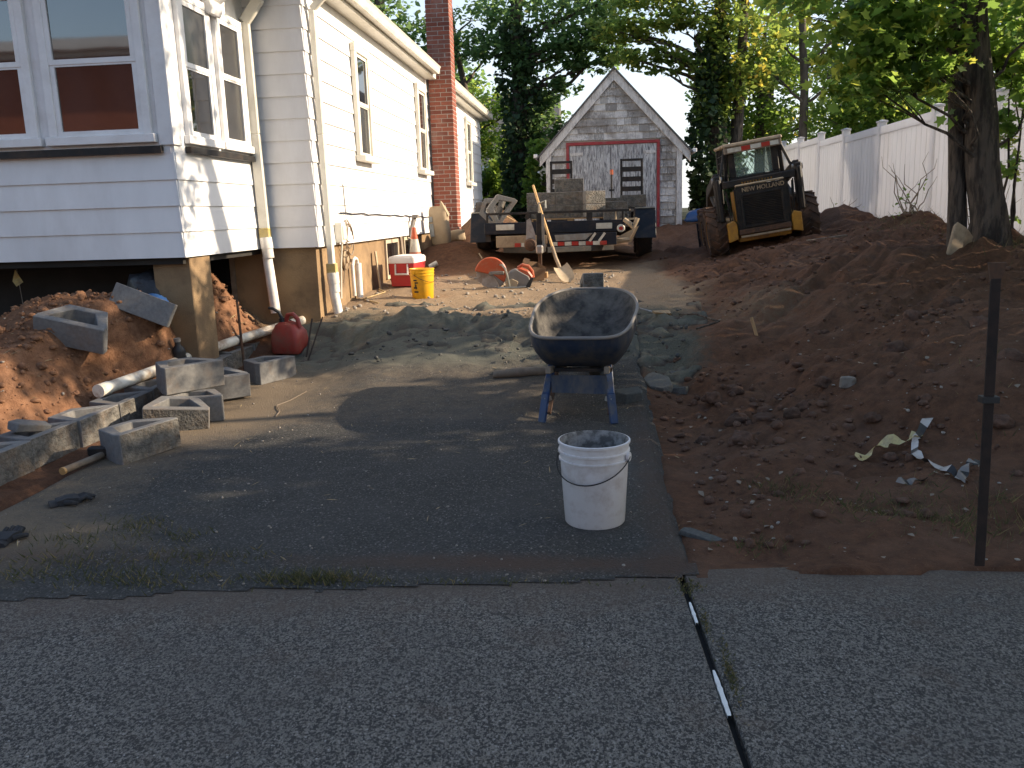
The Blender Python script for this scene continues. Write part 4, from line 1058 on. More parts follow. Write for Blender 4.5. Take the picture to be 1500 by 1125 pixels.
tp(MB().add([(-.06 + .05, 13.0, 1.00), (.50, 13.02, 1.06), (.62, 13.02, 1.30), (.50, 13.05, 1.10), (.20, 13.0, 1.10)], [(0, 1, 4), (1, 2, 3), (1, 3, 4)]).add([(0, 13.04, .97), (.52, 13.06, 1.03), (.64, 13.06, 1.27), (.20, 13.03, 1.05)], [(0, 1, 3), (1, 2, 3)]), 'bent_flap', 'tan_plate')
for s, x0, x1 in ((1, .63, .96), (-1, -2.06, -1.73)):
    prof = [(14.05, 1.05), (14.28, 1.52), (16.05, 1.52), (16.3, 1.05), (16.24, 1.05), (16.0, 1.47), (14.33, 1.47), (14.11, 1.05)]
    f = tp(MB().prism(prof, x0, x1, Matrix(((0, 0, 1, 0), (1, 0, 0, 0), (0, 1, 0, 0), (0, 0, 0, 1)))), 'fender', 'blue_black_metal', bevel=.006)
    MB().box(x0 + .01, x1 - .01, 14.26, 14.33, 1.521, 1.54).build('step', 'zinc', f, world=True)
    for y in (14.72, 15.62):
        t = tyre_wheel(Matrix.Translation(((x0 + x1) / 2, y, float(land((x0 + x1) / 2, y)) + .40)) @ Matrix.Rotation(R(90) * s, 4, 'Y'), .41, .24, None, 'rubber', 30, 'steel', .012)
        t.parent = trailer; t.location = Vector((0, 0, 0)) - trailer.location
for x0 in (-.93, .50):
    rp = MB(); x1 = x0 + .46; y = 18.0
    rp.box(x0, x0 + .045, y, y + .07, 1.2, 2.52); rp.box(x1 - .045, x1, y, y + .07, 1.2, 2.52); rp.box(x0 + .046, x1 - .046, y, y + .07, 2.475, 2.52)
    r_ = tp(rp, 'ramp', 'black_metal', bevel=.004)
    for k in range(6): MB().box(x0 + .046, x1 - .046, y - .01, y + .08, 1.29 + k * .195, 1.385 + k * .195).build('rung', 'black_metal', r_, world=True)

# ================================================================== retaining wall blocks
OUT = [(-.23, 0), (.23, 0), (.23, .06), (.13, .31), (-.13, .31), (-.23, .06)]
INN = [(-.165, .062), (.165, .062), (.155, .085), (.07, .245), (-.07, .245), (-.155, .085)]
def block_mesh():
    b = MB(); b.ring(OUT, INN, 0, .2)
    o = b.build('retaining_block', 'concrete_block', None, bevel=.005, mats=['concrete_block', 'concrete_rough'])
    for p in o.data.polygons:
        if p.normal.y < -.9 and p.center.y < .01: p.material_index = 1
    return o
_bp = block_mesh(); _bp_used = [False]
_bs = _bp.data.copy()
for _p in _bs.polygons: _p.material_index = 0
def block(loc, rot, label, group, sx=1.0, smooth=False, sc=1.0):
    o = _bp if not _bp_used[0] else _bp.copy()
    if _bp_used[0]: COL.objects.link(o)
    _bp_used[0] = True
    o.location = loc; o.rotation_euler = rot; o.scale = (sx * sc, sc, sc)
    if smooth: o.data = _bs
    return tag(o, label, 'block', group)
ys = [4.36 + .51 * k for k in range(9)]
rl = ['first block of the low wall, cut off by the left edge of the picture', 'row block cut by the left edge with a rough pale face', 'row block with a broken chip lying in its hollow', 'row block with a brown dirt stained face right after the chipped one',
      'row block lit warm on top beside the end of the white pipe', 'row block half hidden behind the low tilted block', 'row block hidden behind the two block stack', 'row block under the pipe just past the stacked blocks', 'row block beside the rusty rod', 'last row block behind the red fuel can']
for i, y in enumerate(ys):
    block((-3.55 + random.uniform(-.012, .012), y + .255, .0 + .012 * max(0, i - 3)), (R(random.uniform(-1.2, 1.2)), R(random.uniform(-1, 1)), R(90 + random.uniform(-1.5, 1.5))), rl[i + 1], 'blocks of the low wall', 1.085)
g2 = 'loose retaining wall blocks'
def q(x, y, dz=0): return gz(x, y) + dz
block((-2.915, 5.165, q(-2.9, 5.2) + .002), (R(-2), 0, R(72)), 'loose block nearest the camera with mossy split face', g2, 1.08)
block((-3.10, 5.83, q(-3.1, 5.8) - .03), (R(7), R(6), R(22)), 'low block tipped between the nearest block and the stack', g2)
block((-3.10, 6.10, q(-3.1, 6.1)), (0, 0, R(14)), 'lower block of the two block stack', g2, 1, True)
block((-3.17, 6.36, q(-3.1, 6.1) + .203), (R(2), R(1), R(58)), 'upper block of the two block stack, hollow side up', g2, 1.06, True, 1.06)
block((-3.13, 6.74, q(-3.2, 6.8) + .02), (R(6), 0, R(40)), 'block sitting on the ground right behind the stack', g2, 1, True)
block((-2.95, 7.55, q(-2.95, 7.6)), (0, 0, R(66)), 'clean grey block alone in front of the red fuel can', g2, 1, True)
block((-4.20, 6.36, .56), (R(15), R(14), R(6)), 'block tilted on the orange dirt slope, hollow facing up', g2, 1.12, True, 1.08)
block((-3.92, 6.93, .74), (R(-14), R(23), R(5)), 'dark block lying on the slope before the bay pier', g2, 1.1, True, 1.05)
ch = MB().prism([(-.13, -.07), (.12, -.05), (.14, .04), (-.05, .08), (-.14, .03)], 0, .055).build('block_chip', 'concrete_block', None, bevel=.006, jitter=.01)
ch.location = (-3.72, 5.10, .205); ch.rotation_euler = (R(12), R(14), R(70)); tag(ch, 'broken grey chip of block resting across the hollow of a row block', 'rubble')
b4 = block((-.13, 8.35, q(-.02, 8.4) + .36), (R(-4), R(90), R(4)), 'block standing on end behind the wheelbarrow tray', g2)
# on the trailer
pal = thing('pallet', 'wooden pallet on the trailer under the stacked blocks', 'pallet', (-.45, 14.1, TZ))
for x in (-1.08, -.45, .12): MB().box(x, x + .09, 13.75, 14.7, TZ + .002, TZ + .085).build('stringer', 'wood', pal, world=True)
for k in range(7): MB().box(-1.1, .24, 13.74 + k * .14, 13.84 + k * .14, TZ + .086, TZ + .104).build('slat', 'wood', pal, world=True)
g3 = 'blocks loaded on the trailer'; pz = TZ + .106
def tb(x, y, z, rz, label, rx=0, ry=0): return block((x, y, z), (R(rx), R(ry), R(rz)), label, g3)
for lv in range(2):
    nm = ('bottom', 'upper')[lv]
    tb(-.86, 13.80, pz + lv * .203, 0, f'{nm} course block at the left of the dark stack behind the shovel handle')
    tb(-.395, 13.79, pz + lv * .203, 0, f'{nm} course block right of the shovel handle in the dark stack')
    tb(-.86, 14.16, pz + lv * .203, 0, f'{nm} course block in the second row of the stack, left')
    tb(-.395, 14.16, pz + lv * .203, 0, f'{nm} course block in the second row of the stack, right')
    o = tb(.03, 13.74, pz + lv * .205, 26, f'{nm} pale block turned to the sun at the right end of the stack', sx := 0) if False else block((-.005, 13.76, pz + lv * .205), (0, 0, R(30)), f'{nm} pale block turned to the sun at the right end of the stack', g3, .78)
tb(-.42, 13.95, pz + .41, 4, 'single block sitting on top of the trailer stack')
tb(.27, 13.95, TZ + .14, -3, 'short block right of the pale turned block')
block((.28, 13.55, TZ + .004), (0, 0, R(4)), 'small block standing low behind the trailer rail', g3, .7)
tb(.28, 13.96, TZ + .0, 0, 'block under the short one right of the stack')
block((.62, 14.55, 1.545), (0, 0, R(-8)), 'rough faced block on the fender end of the load', g3, .9)
block((.34, 14.6, TZ + .004), (0, 0, R(-4)), 'block low on the deck beside the right fender', g3)
block((.34, 14.6, TZ + .208), (0, 0, R(-6)), 'block second up beside the right fender', g3)
block((-1.40, 13.66, TZ + .20), (R(90), R(-52), R(14)), 'hollow block tipped up on the left end of the trailer', g3, 1.05)
block((-1.52, 14.05, TZ + .215), (R(90), R(-68), R(-6)), 'dark hollow block leaning behind the tipped one', g3)
mk = thing('marker_pole', 'thin black marker pole with an orange tip standing on the trailer', 'pole', (.30, 16.6, TZ))
MB().tube([(.30, 16.6, TZ), (.30, 16.6, 2.24)], .014, 8).build('pole', 'black_metal', mk, world=True)
MB().tube([(.30, 16.6, 2.16), (.30, 16.6, 2.25)], .03, 8).build('tip', 'orange_plastic', mk, world=True)
MB().box(.25, .35, 16.58, 16.62, 1.86, 1.89).build('clamp', 'black_metal', mk, world=True)

# ================================================================== wheelbarrow
wb = thing('wheelbarrow', 'battered blue wheelbarrow with a dusty tray standing on the driveway', 'wheelbarrow', (-.145, 6.02, gz(-.145, 6.02)), (0, 0, R(-5)))
def outline(t, w0, wm, y0, y1, z0, z1, e):
    """rounded tray outline: squarish at the handles, bow shaped at the nose"""
    a = 2 * math.pi * t; c, s_ = math.cos(a), math.sin(a)
    ex = e if s_ < 0 else e * 1.55
    px = math.copysign(abs(c) ** ex, c); py = math.copysign(abs(s_) ** (e if s_ < 0 else .95), s_)
    k = (py + 1) / 2
    wid = w0 + (wm - w0) * math.sin(min(1, k * 1.35) * math.pi / 2)
    return (px * wid, y0 + (y1 - y0) * k, z0 + (z1 - z0) * k ** 1.1)
N = 48
rim = [outline(i / N, .335, .405, -.10, 1.20, .63, .86, .38) for i in range(N)]
bot = [outline(i / N, .265, .27, .14, .72, .385, .40, .45) for i in range(N)]
def mixr(k, bow=.05):
    o = []
    for a, c in zip(rim, bot):
        p = Vector(a).lerp(Vector(c), k); cc = Vector((0, .45, p.z)); out = (p - cc); out.z = 0
        o.append(tuple(p + out.normalized() * bow * math.sin(math.pi * k)))
    return o
def inset(r, d):
    return [tuple(Vector(p) + (Vector((0, .45, p[2])) - Vector(p)).normalized() * d + Vector((0, 0, d * .8))) for p in r]
outer = [mixr(k) for k in (0, .2, .4, .6, .8, .92, 1)]
cen = [tuple(Vector(p).lerp(Vector((0, .43, .385)), .5)) for p in bot]
b = MB(); b.loft(outer + [cen], cap1=True)
tray = b.build('tray', 'blue_paint', wb, smooth=True)
inn = [inset(r, .012) for r in outer + [cen]]
inn[0] = [tuple(Vector(p) + (Vector((0, .45, p[2])) - Vector(p)).normalized() * .010) for p in rim]
b = MB(); b.loft(inn, cap1=True); b.build('tray_lining', 'tray_inside', tray, smooth=True)
b = MB(); pts = rim + [rim[0], rim[1]]
b.tube(pts, .013, 8, cap=False); b.build('rim', 'grey_plastic', tray, smooth=True)
b = MB()
for p in [(-.12, .35, .40), (.1, .4, .40), (.0, .55, .40)]:
    pass
m_ = MB()
vs = [(.24 * math.cos(a) * r, .44 + .30 * math.sin(a) * r, .425 + .07 * (1 - r * r) + .012 * math.sin(a * 5 + r * 9)) for r in (1, .7, .4) for a in [i * 2 * math.pi / 20 for i in range(20)]]
m_.add(vs, [(i + k * 20, (i + 1) % 20 + k * 20, (i + 1) % 20 + (k + 1) * 20, i + (k + 1) * 20) for k in range(2) for i in range(20)] + [tuple(range(40, 60))])
m_.build('dried_mortar', 'tray_inside', tray, smooth=True)
for s in (-1, 1):
    lg = MB(); lg.bar((s * .205, .18, .40), (s * .235, .02, .20), .055, .035); lg.bar((s * .235, .02, .21), (s * .262, -.03, .0), .06, .03)
    l_ = lg.build('leg', 'blue_bright', wb, bevel=.006)
    MB().bar((s * .20, .50, .38), (s * .225, .06, .05), .035, .02).build('brace', 'rusty_metal', l_)
    MB().bar((s * .245, .005, .165), (s * .20, .03, .175), .03, .03).build('bolt', 'steel', l_)
    MB().bar((s * .21, -.02, .385), (s * .16, 1.28, .24), .04, .05).build('handle_rail', 'old_wood', wb, bevel=.006)
MB().add([(-.20, .055, .335), (.20, .055, .335), (.225, .02, .205), (-.19, .02, .215)], [(0, 1, 2, 3)]).add([(-.20, .065, .335), (.20, .065, .335), (.225, .03, .205), (-.19, .03, .215)], [(3, 2, 1, 0)]).build('cross_plate', 'blue_paint', wb)
MB().box(-.24, .24, .10, .16, .355, .378).build('cross_bar', 'black_metal', wb)
tw = tyre_wheel(Matrix.Translation((.03, 1.20, .205)) @ Matrix.Rotation(R(90), 4, 'Y'), .20, .095, wb, 'rubber', 18, 'rusty_metal', .01)
MB().tube([(-.17, 1.2, .21), (.17, 1.2, .21)], .012, 8).build('axle', 'steel', wb)
lg = MB().tube([(-.90, 7.2, q(-.9, 7.2) + .03), (-.70, 7.22, q(-.7, 7.22) + .035), (-.45, 7.25, q(-.45, 7.25) + .03)], [.035, .04, .038], 12).build('log', 'old_wood', None, smooth=True, jitter=.008)
tag(lg, 'short brown log lying behind the left wheelbarrow leg', 'log')

# ================================================================== buckets, cooler, cone, bags, saw, shovel
def bucket(name, label, loc, s, mat, inner, rot, ribs=True):
    t = thing(name, label, 'bucket', loc, rot, 'five gallon buckets'); t.scale = (s, s, s)
    b = MB(); b.lathe([(0, 0), (.125, 0), (.130, .006), (.146, .285), (.152, .285), (.152, .292), (.147, .294), (.147, .318), (.153, .318), (.153, .326), (.148, .328), (.149, .355), (.155, .357), (.155, .366), (.148, .368)], 40, cap=False)
    bd = b.build('shell', mat, t, smooth=True)
    MB().lathe([(.148, .3675), (.142, .36), (.124, .07), (0, .065)], 40, cap=False).build('inside', inner, bd, smooth=True)
    for a in (0, math.pi):
        MB().lathe([(0, 0), (.022, 0), (.02, .012), (0, .014)], 12, Matrix.Translation((.150 * math.cos(a), .150 * math.sin(a), .305)) @ Matrix.Rotation(a, 4, 'Z') @ Matrix.Rotation(R(90), 4, 'Y')).build('ear', mat, bd, smooth=True)
    pts = []
    for i in range(25):
        a = math.pi * i / 24
        v = Vector((.163 * math.cos(a), -.163 * math.sin(a) , 0))
        drop = Matrix.Rotation(R(38), 4, 'X') @ v
        pts.append((drop.x, drop.y * 1.22, drop.z * 1.0 + .305))
    MB().tube(pts, .0028, 6).build('bail', 'black_metal', bd)
    return t
wbk = bucket('bucket', 'dirty white plastic bucket with wire bail on the driveway', (-.022, 4.02, gz(0, 4.0)), 1.13, 'bucket_white', 'bucket_inside', (0, 0, R(-22)))
ybk = bucket('bucket', 'orange yellow plastic bucket standing in front of the red cooler', (-2.17, 10.55, gz(-2.17, 10.55)), 1.02, 'yellow_plastic', 'yellow_plastic', (0, 0, R(60)))
b = MB()
for (a, z, w, h) in ((-2.02, .14, .05, .02), (-2.02, .17, .012, .05), (-1.90, .20, .05, .018), (-2.02, .23, .05, .018), (-1.93, .15, .012, .05), (-1.96, .09, .06, .02)):
    r = .132 + z * .05 + .003
    vs = []
    for da in (-w / 2 / r, w / 2 / r):
        for dz in (-h / 2, h / 2): vs.append((r * math.cos(a + da - 1.05), r * math.sin(a + da - 1.05), z + dz))
    b.add(vs, [(0, 2, 3, 1)])
b.build('print', 'black_plastic', ybk)

cl = thing('cooler', 'red ice chest with a white lid against the foundation', 'cooler', (-2.62, 11.78, gz(-2.6, 11.8) - .005), (0, 0, R(-4)))
def rrect(w, d, r, n=4):
    o = []
    for cx, cy, a0 in ((w - r, d - r, 0), (-w + r, d - r, 90), (-w + r, -d + r, 180), (w - r, -d + r, 270)):
        for i in range(n + 1):
            a = R(a0 + 90 * i / n); o.append((cx + r * math.cos(a), cy + r * math.sin(a)))
    return o
def rbody(w0, d0, w1, d1, z0, z1, r): return [[(x, y, z0) for x, y in rrect(w0, d0, r)], [(x, y, z1) for x, y in rrect(w1, d1, r)]]
b = MB(); b.loft(rbody(.165, .27, .185, .29, 0, .31, .03), True, True); cb = b.build('body', 'red_plastic', cl, smooth=True)
b = MB(); b.loft(rbody(.192, .297, .192, .297, .311, .375, .035) + [[(x, y, .40) for x, y in rrect(.175, .28, .035)]], True, True); ld = b.build('lid', 'white_plastic', cl, smooth=True)
b = MB(); b.box(-.145, .145, -.255, .255, .4005, .41); b.build('lid_panel', 'white_plastic', ld, bevel=.008)
b = MB(); y = -.292
b.bar((-.085, y, .30), (-.085, y - .012, .17), .02); b.bar((.085, y, .30), (.085, y - .012, .17), .02); b.bar((-.095, y - .012, .165), (.095, y - .012, .165), .024)
b.build('handle', 'white_plastic', cl, bevel=.004)

cone = thing('traffic_cone', 'orange traffic cone with dirty white bands behind the cooler', 'cone', (-2.68, 12.62, gz(-2.68, 12.62)), (0, 0, R(8)))
b = MB(); b.loft([[(x, y, 0) for x, y in rrect(.18, .18, .03)], [(x, y, .035) for x, y in rrect(.175, .175, .03)]], True, True); b.build('base', 'orange_plastic', cone)
def cr(z): return .135 - (.135 - .028) * z / .72
def band(z0, z1, mat, nm): MB().lathe([(cr(z0) + .001, z0 + .035), (cr(z1) + .001, z1 + .035)], 24).build(nm, mat, cone, smooth=True)
MB().lathe([(cr(0), .034), (cr(.10), .135)], 24).build('cone', 'orange_plastic', cone, smooth=True)
band(.10, .27, 'reflective_white', 'band'); band(.27, .36, 'orange_plastic', 'cone'); band(.36, .55, 'reflective_white', 'band')
MB().lathe([(cr(.55), .586), (cr(.72), .755), (.018, .757)], 24).build('cone', 'orange_plastic', cone, smooth=True)

def sack(name, label, loc, rot, w, d, h, mat, squash=0.0, seed=1):
    t = thing(name, label, 'bag', loc, rot, 'paper sacks by the chimney')
    rings = []; n = 28
    for i in range(13):
        k = i / 12; z = h * k
        bulge = math.sin(math.pi * min(1, .12 + k * .86)) ** .45
        ww = w / 2 * (.72 + .28 * bulge); dd = d / 2 * (.30 + .70 * bulge) * (1 if k < .8 else 1 - (k - .8) * 3.2)
        r = []
        for j in range(n):
            a = 2 * math.pi * j / n; c, s_ = math.cos(a), math.sin(a)
            x = math.copysign(abs(c) ** .6, c) * ww; y = math.copysign(abs(s_) ** .6, s_) * dd
            f = 1 + .06 * mnoise.noise(Vector((c * 2 + seed, s_ * 2, k * 5)))
            r.append((x * f + .03 * mnoise.noise(Vector((k * 3, seed, 0))), y * f, z + .02 * mnoise.noise(Vector((c * 3, s_ * 3, k * 9 + seed)))))
        rings.append(r)
    b = MB(); b.loft(rings, True, True); return t, b.build('paper', mat, t, smooth=True)
# bare slab of wood the bags stand on
t, bd = sack('concrete_bag', 'tall tan paper sack standing open against the house by the chimney', (-2.68, 14.85, gz(-2.68, 14.85) - .02), (R(2), R(-3), R(-14)), .36, .22, .64, 'paper_bag', seed=3)
b = MB(); b.add([(-.14, -.118, .14), (-.06, -.121, .14), (-.06, -.123, .36), (-.14, -.120, .36)], [(0, 1, 2, 3)]); b.add([(-.14, -.121, .39), (-.07, -.122, .39), (-.07, -.116, .48), (-.14, -.115, .48)], [(0, 1, 2, 3)]); b.build('print', 'bag_print', bd)
b = MB(); b.add([(.02, -.01, .56), (.10, -.07, .74), (.20, -.02, .45), (.19, .05, .50), (.08, .05, .70)], [(0, 1, 2), (1, 4, 3, 2), (0, 4, 1)]); b.build('torn_flap', 'paper_bag', bd)
t, bd = sack('concrete_bag', 'small paper sack lying on its side at the chimney foot', (-2.62, 15.25, gz(-2.6, 15.2) + .10), (R(8), R(80), R(-15)), .22, .24, .34, 'paper_bag', seed=8)

def strew(name, label, cat, pts, r, mat, n=6, group=None):
    o = MB().tube(pts, r, n).build(name, mat, None, smooth=True); return tag(o, label, cat, group)

saw = thing('cut_off_saw', 'orange and grey cut off saw with a large toothed disc on the dirt', 'saw', (-1.16, 11.35, gz(-1.16, 11.35)), (0, 0, R(6)))
T = Matrix.Translation((-.24, .02, .20)) @ Matrix.Rotation(R(90), 4, 'X')
pr = []
for i in range(96):
    a = 2 * math.pi * i / 96; r = .195 if i % 6 else .182; pr.append((r * math.cos(a), r * math.sin(a)))
dsc = MB(T).prism(pr, -.003, .003).build('blade', 'steel', saw)
MB(T).lathe([(0, -.02), (.035, -.02), (.035, .03), (.02, .04), (0, .04)], 16).build('hub', 'grey_plastic', dsc, smooth=True)
gp = [(.215 * math.cos(R(a)), .215 * math.sin(R(a))) for a in range(-38, 178, 8)] + [(.03, -.02)]
g_ = MB(T).prism(gp, -.04, .035).build('guard', 'orange_plastic', saw, bevel=.012)
pl = [(-.15, .05), (.10, .16), (.19, .02), (.20, -.10), (.10, -.15), (.0, -.05)]
MB(T).prism([(.215 * math.cos(R(a)), .215 * math.sin(R(a))) for a in range(-60, -28, 8)] + [(.03, -.02), (.10, -.14)], -.035, .045).build('guard_plate', 'grey_plastic', g_, bevel=.008)
MB(T).bar((-.11, .20, .0), (-.15, .27, .0), .014).build('knob', 'dusty_tan', g_)
TB = Matrix.Translation((0, .09, 0)) @ Matrix.Rotation(R(90), 4, 'X')
MB(TB).prism([(-.04, .02), (.26, .0), (.29, .10), (.27, .16), (.10, .26), (.0, .22), (-.06, .10)], -.01, .19).build('engine', 'grey_plastic', saw, bevel=.02)
MB(TB).prism([(.06, .23), (.15, .275), (.26, .23), (.325, .14), (.29, .09), (.20, .11), (.10, .15)], .0, .18).build('cover', 'orange_plastic', saw, bevel=.02)
MB(TB).prism([(.20, .0), (.27, .0), (.325, .13), (.29, .145), (.25, .08)], .19, .205).build('side_plate', 'black_plastic', saw, bevel=.005)
MB(TB).prism([(-.05, .02), (.10, .02), (.12, .09), (.04, .13), (-.04, .1)], .19, .21).build('side_plate', 'dusty_tan', saw, bevel=.005)
b = MB(); b.tube([(.0, -.13, .03), (-.02, -.14, .15), (-.05, -.13, .27), (-.09, -.08, .31), (-.12, .0, .31), (-.13, .09, .26), (-.10, .12, .15)], .014, 8); b.build('front_handle', 'zinc', saw, smooth=True)
b = MB(); b.tube([(.12, 0, .26), (.18, 0, .30), (.26, 0, .28), (.31, 0, .21), (.32, 0, .13)], .022, 8); b.build('rear_handle', 'orange_plastic', saw, smooth=True)
b = MB(); b.tube([(-.14, -.15, .02), (.10, -.15, .015), (.22, -.15, .02)], .012, 6); b.box(-.16, -.1, -.17, .0, .0, .02); b.build('foot', 'zinc', saw)
b = MB(); b.bar((-.06, .0, .2), (-.25, .02, .21), .07, .05); b.build('arm', 'zinc', saw, bevel=.01)

bx = thing('cardboard_box', 'crushed brown cardboard box between the saw and the jack', 'box', (-.90, 12.05, gz(-.9, 12.05)), (0, 0, R(20)))
b = MB(); b.add([(-.13, -.13, 0), (.13, -.13, 0), (.13, .13, 0), (-.13, .13, 0), (-.12, -.12, .20), (.16, -.15, .17), (.12, .14, .24), (-.10, .12, .27)], [(0, 3, 2, 1), (0, 1, 5, 4), (1, 2, 6, 5), (2, 3, 7, 6), (3, 0, 4, 7)])
bb = b.build('carton', 'cardboard', bx)
MB().add([(-.12, -.12, .20), (-.03, -.02, .29), (-.08, .11, .31), (-.10, .12, .27)], [(0, 1, 2, 3)]).add([(-.12, -.123, .197), (-.03, -.023, .287), (-.08, .107, .307), (-.10, .117, .267)], [(3, 2, 1, 0)]).build('flap', 'cardboard', bb)
wk = thing('wood_block', 'cut timber block under the trailer jack', 'timber', (-.80, 12.31, .56))
z0 = gz(-.8, 12.3)
MB().box(-.90, -.70, 12.19, 12.42, z0 - .02, .662).build('block', 'wood', wk, world=True, bevel=.006)

sh = thing('shovel', 'long handled shovel with a worn tan blade leaning on the trailer', 'shovel', (-.50, 11.75, gz(-.5, 11.75)))
z0 = gz(-.42, 11.72)
a, e = Vector((-.56, 12.02, z0 + .30)), Vector((-.93, 13.08, 1.90))
MB().tube([a, a.lerp(e, .5), e], [.021, .019, .018], 10).build('handle', 'wood_handle', sh, world=True, smooth=True)
MB().tube([a.lerp(e, .16), a.lerp(e, .02), Vector((-.52, 11.95, z0 + .22)), Vector((-.50, 11.88, z0 + .17))], .026, 10).build('socket', 'tan_plate', sh, world=True, smooth=True)
b = MB(); L = []
cx = Vector((-.50, 11.88, z0 + .20)); ed = Vector((-.36, 11.66, z0 + .005)); ax = (ed - cx); sd = Vector((.85, .45, .28)).normalized(); nn = ax.cross(sd).normalized()
if nn.z < 0: nn = -nn
for i, k in enumerate((0, .15, .5, .8, .93, 1)):
    w = (.105, .115, .115, .10, .07, .015)[i]
    for j in range(7):
        u = (j - 3) / 3; L.append(tuple(cx + ax * k + sd * (u * w) + nn * (.045 * u * u * (1 - .5 * k))))
for off in (0, -.004):
    b.add([tuple(Vector(p) + nn * off) for p in L], [(i * 7 + j, i * 7 + j + 1, (i + 1) * 7 + j + 1, (i + 1) * 7 + j) for i in range(5) for j in range(6)])
b.build('blade', 'dusty_tan', sh, world=True, smooth=True)

# ================================================================== along the foundation and the pipe trench
pipe = thing('drain_pipe', 'muddy white plastic drain pipe lying along the trench', 'pipe', (-3.9, 7.3, .22))
pp = [(-3.85, 6.15, .25), (-3.78, 6.9, .272), (-3.74, 7.5, .30), (-3.64, 8.12, .33), (-3.46, 8.66, .37), (-3.23, 9.10, .42)]
MB().tube(pp, .047, 18).build('tube', 'pvc_dirty', pipe, world=True, smooth=True)
for k, u in ((1, .2), (3, .15), (4, .6)):
    A, B = Vector(pp[k]), Vector(pp[k + 1]); d = (B - A).normalized(); c = A.lerp(B, u)
    MB().tube([c - d * .012, c + d * .012], .051, 18).build('strap', 'black_plastic', pipe, world=True)
A, B = Vector(pp[0]), Vector(pp[1]); d = (B - A).normalized()
MB().tube([A - d * .02, A + d * .10], .053, 18).build('collar', 'pvc_dirty', pipe, world=True, smooth=True)
rod = strew('rebar_rod', 'rusty steel rod standing upright beside the block row', 'rod', [(-3.42, 7.88, .0), (-3.425, 7.88, .4), (-3.44, 7.9, .77)], .013, 'rusty_metal', 8)

gas = thing('fuel_can', 'faded red plastic fuel can with a black spout behind the blocks', 'fuel can', (-3.18, 8.52, gz(-3.2, 8.5) - .0), (0, 0, R(-12)))
rg = []
for z, w, d, ox in ((0, .155, .12, 0), (.02, .165, .13, 0), (.14, .165, .13, 0), (.22, .155, .12, 0), (.29, .115, .09, -.01), (.32, .07, .06, -.02)):
    rg.append([(x + ox, y, z) for x, y in rrect(w, d, .05)])
b = MB(); b.loft(rg, True, True); gb = b.build('tank', 'red_can', gas, smooth=True)
MB().tube([(-.03, 0, .32), (-.0, 0, .39), (.06, 0, .40), (.11, 0, .35), (.13, 0, .26)], .024, 10).build('handle', 'red_can', gas, smooth=True)
b = MB(); b.tube([(-.06, -.01, .30), (-.065, -.01, .36)], .036, 14); b.tube([(-.065, -.01, .35), (-.09, -.02, .42), (-.15, -.04, .46), (-.19, -.05, .465)], [.02, .018, .016, .014], 10); b.build('spout', 'black_plastic', gas, smooth=True)
strew('iron_bar', 'dark iron bar leaning on the fuel can, left one', 'bar', [(-2.93, 8.25, gz(-2.93, 8.25)), (-2.96, 8.62, gz(-2.95, 8.6) + .26)], .009, 'dark_rust', 6, 'iron bars by the fuel can')
strew('iron_bar', 'dark iron bar leaning on the fuel can, right one', 'bar', [(-2.90, 8.22, gz(-2.9, 8.2)), (-2.86, 8.66, gz(-2.86, 8.6) + .27)], .009, 'dark_rust', 6, 'iron bars by the fuel can')
strew('coil_wire', 'pale loose wire trailing over the dust near the cooler', 'wire', [(x, y, gz(x, y) + .012) for x, y in ((-2.95, 11.4), (-2.8, 11.15), (-2.86, 10.85), (-2.92, 10.5), (-2.8, 10.2), (-2.6, 10.0))], .008, 'straw')
strew('thin_twig', 'thin pale twig lying in front of the blocks', 'twig', [(x, y, gz(x, y) + .006) for x, y in ((-2.5, 7.0), (-2.56, 6.75), (-2.62, 6.6), (-2.52, 6.4), (-2.5, 6.25))], .0035, 'old_wood', 5)
bd = MB().box(-.01, .01, -.035, .035, 0, .52).build('leaning_board', 'dusty_tan', None, bevel=.003); bd.location = (-2.94, 11.47, gz(-2.94, 11.5) - .01); bd.rotation_euler = (0, R(-5), 0); tag(bd, 'narrow board leaning on the foundation left of the cooler', 'board')
bd = MB().box(-.015, .015, -.06, .06, 0, .62).build('leaning_board', 'old_wood', None, bevel=.003); bd.location = (-2.96, 13.1, gz(-2.94, 13.1) - .01); bd.rotation_euler = (0, R(-4), 0); tag(bd, 'dark board propped behind the traffic cone', 'board')
pc = MB().tube([(-2.66, 13.55, gz(-2.66, 13.55) + .04), (-2.54, 13.6, gz(-2.54, 13.6) + .07)], .04, 12).build('pipe_offcut', 'pvc_dirty', None, smooth=True); tag(pc, 'grey pipe offcut stuck in the dirt behind the cone', 'pipe')
bd = MB().bar((-2.35, 17.9, 1.72), (-1.62, 17.3, 1.35), .05, .03).build('loose_stick', 'wood', None); tag(bd, 'pale stick lying on the dirt heap behind the chimney', 'stick')

# under the bay: bags, tarp, jug, marker flag
def crumple(name, label, cat, loc, r, mat, seed, amp=.3):
    bm = bmesh.new(); bmesh.ops.create_icosphere(bm, subdivisions=3, radius=1)
    for v in bm.verts:
        v.co *= 1 + amp * mnoise.noise(v.co * 1.6 + Vector((seed, 0, 0))) + amp * .5 * mnoise.noise(v.co * 4 + Vector((0, seed, 0)))
        v.co = Vector((v.co.x * r[0], v.co.y * r[1], max(v.co.z, -.5) * r[2]))
    for f in bm.faces: f.smooth = True
    me = bpy.data.meshes.new(name); bm.to_mesh(me); bm.free(); me.materials.append(M[mat])
    o = bpy.data.objects.new(name, me); COL.objects.link(o); o.location = loc; return tag(o, label, cat)
crumple('rubbish_bag', 'black plastic rubbish bag in the dark behind the slope block', 'bag', (-4.1, 7.55, gz(-4.1, 7.55) + .14), (.26, .2, .2), 'black_bag', 3)
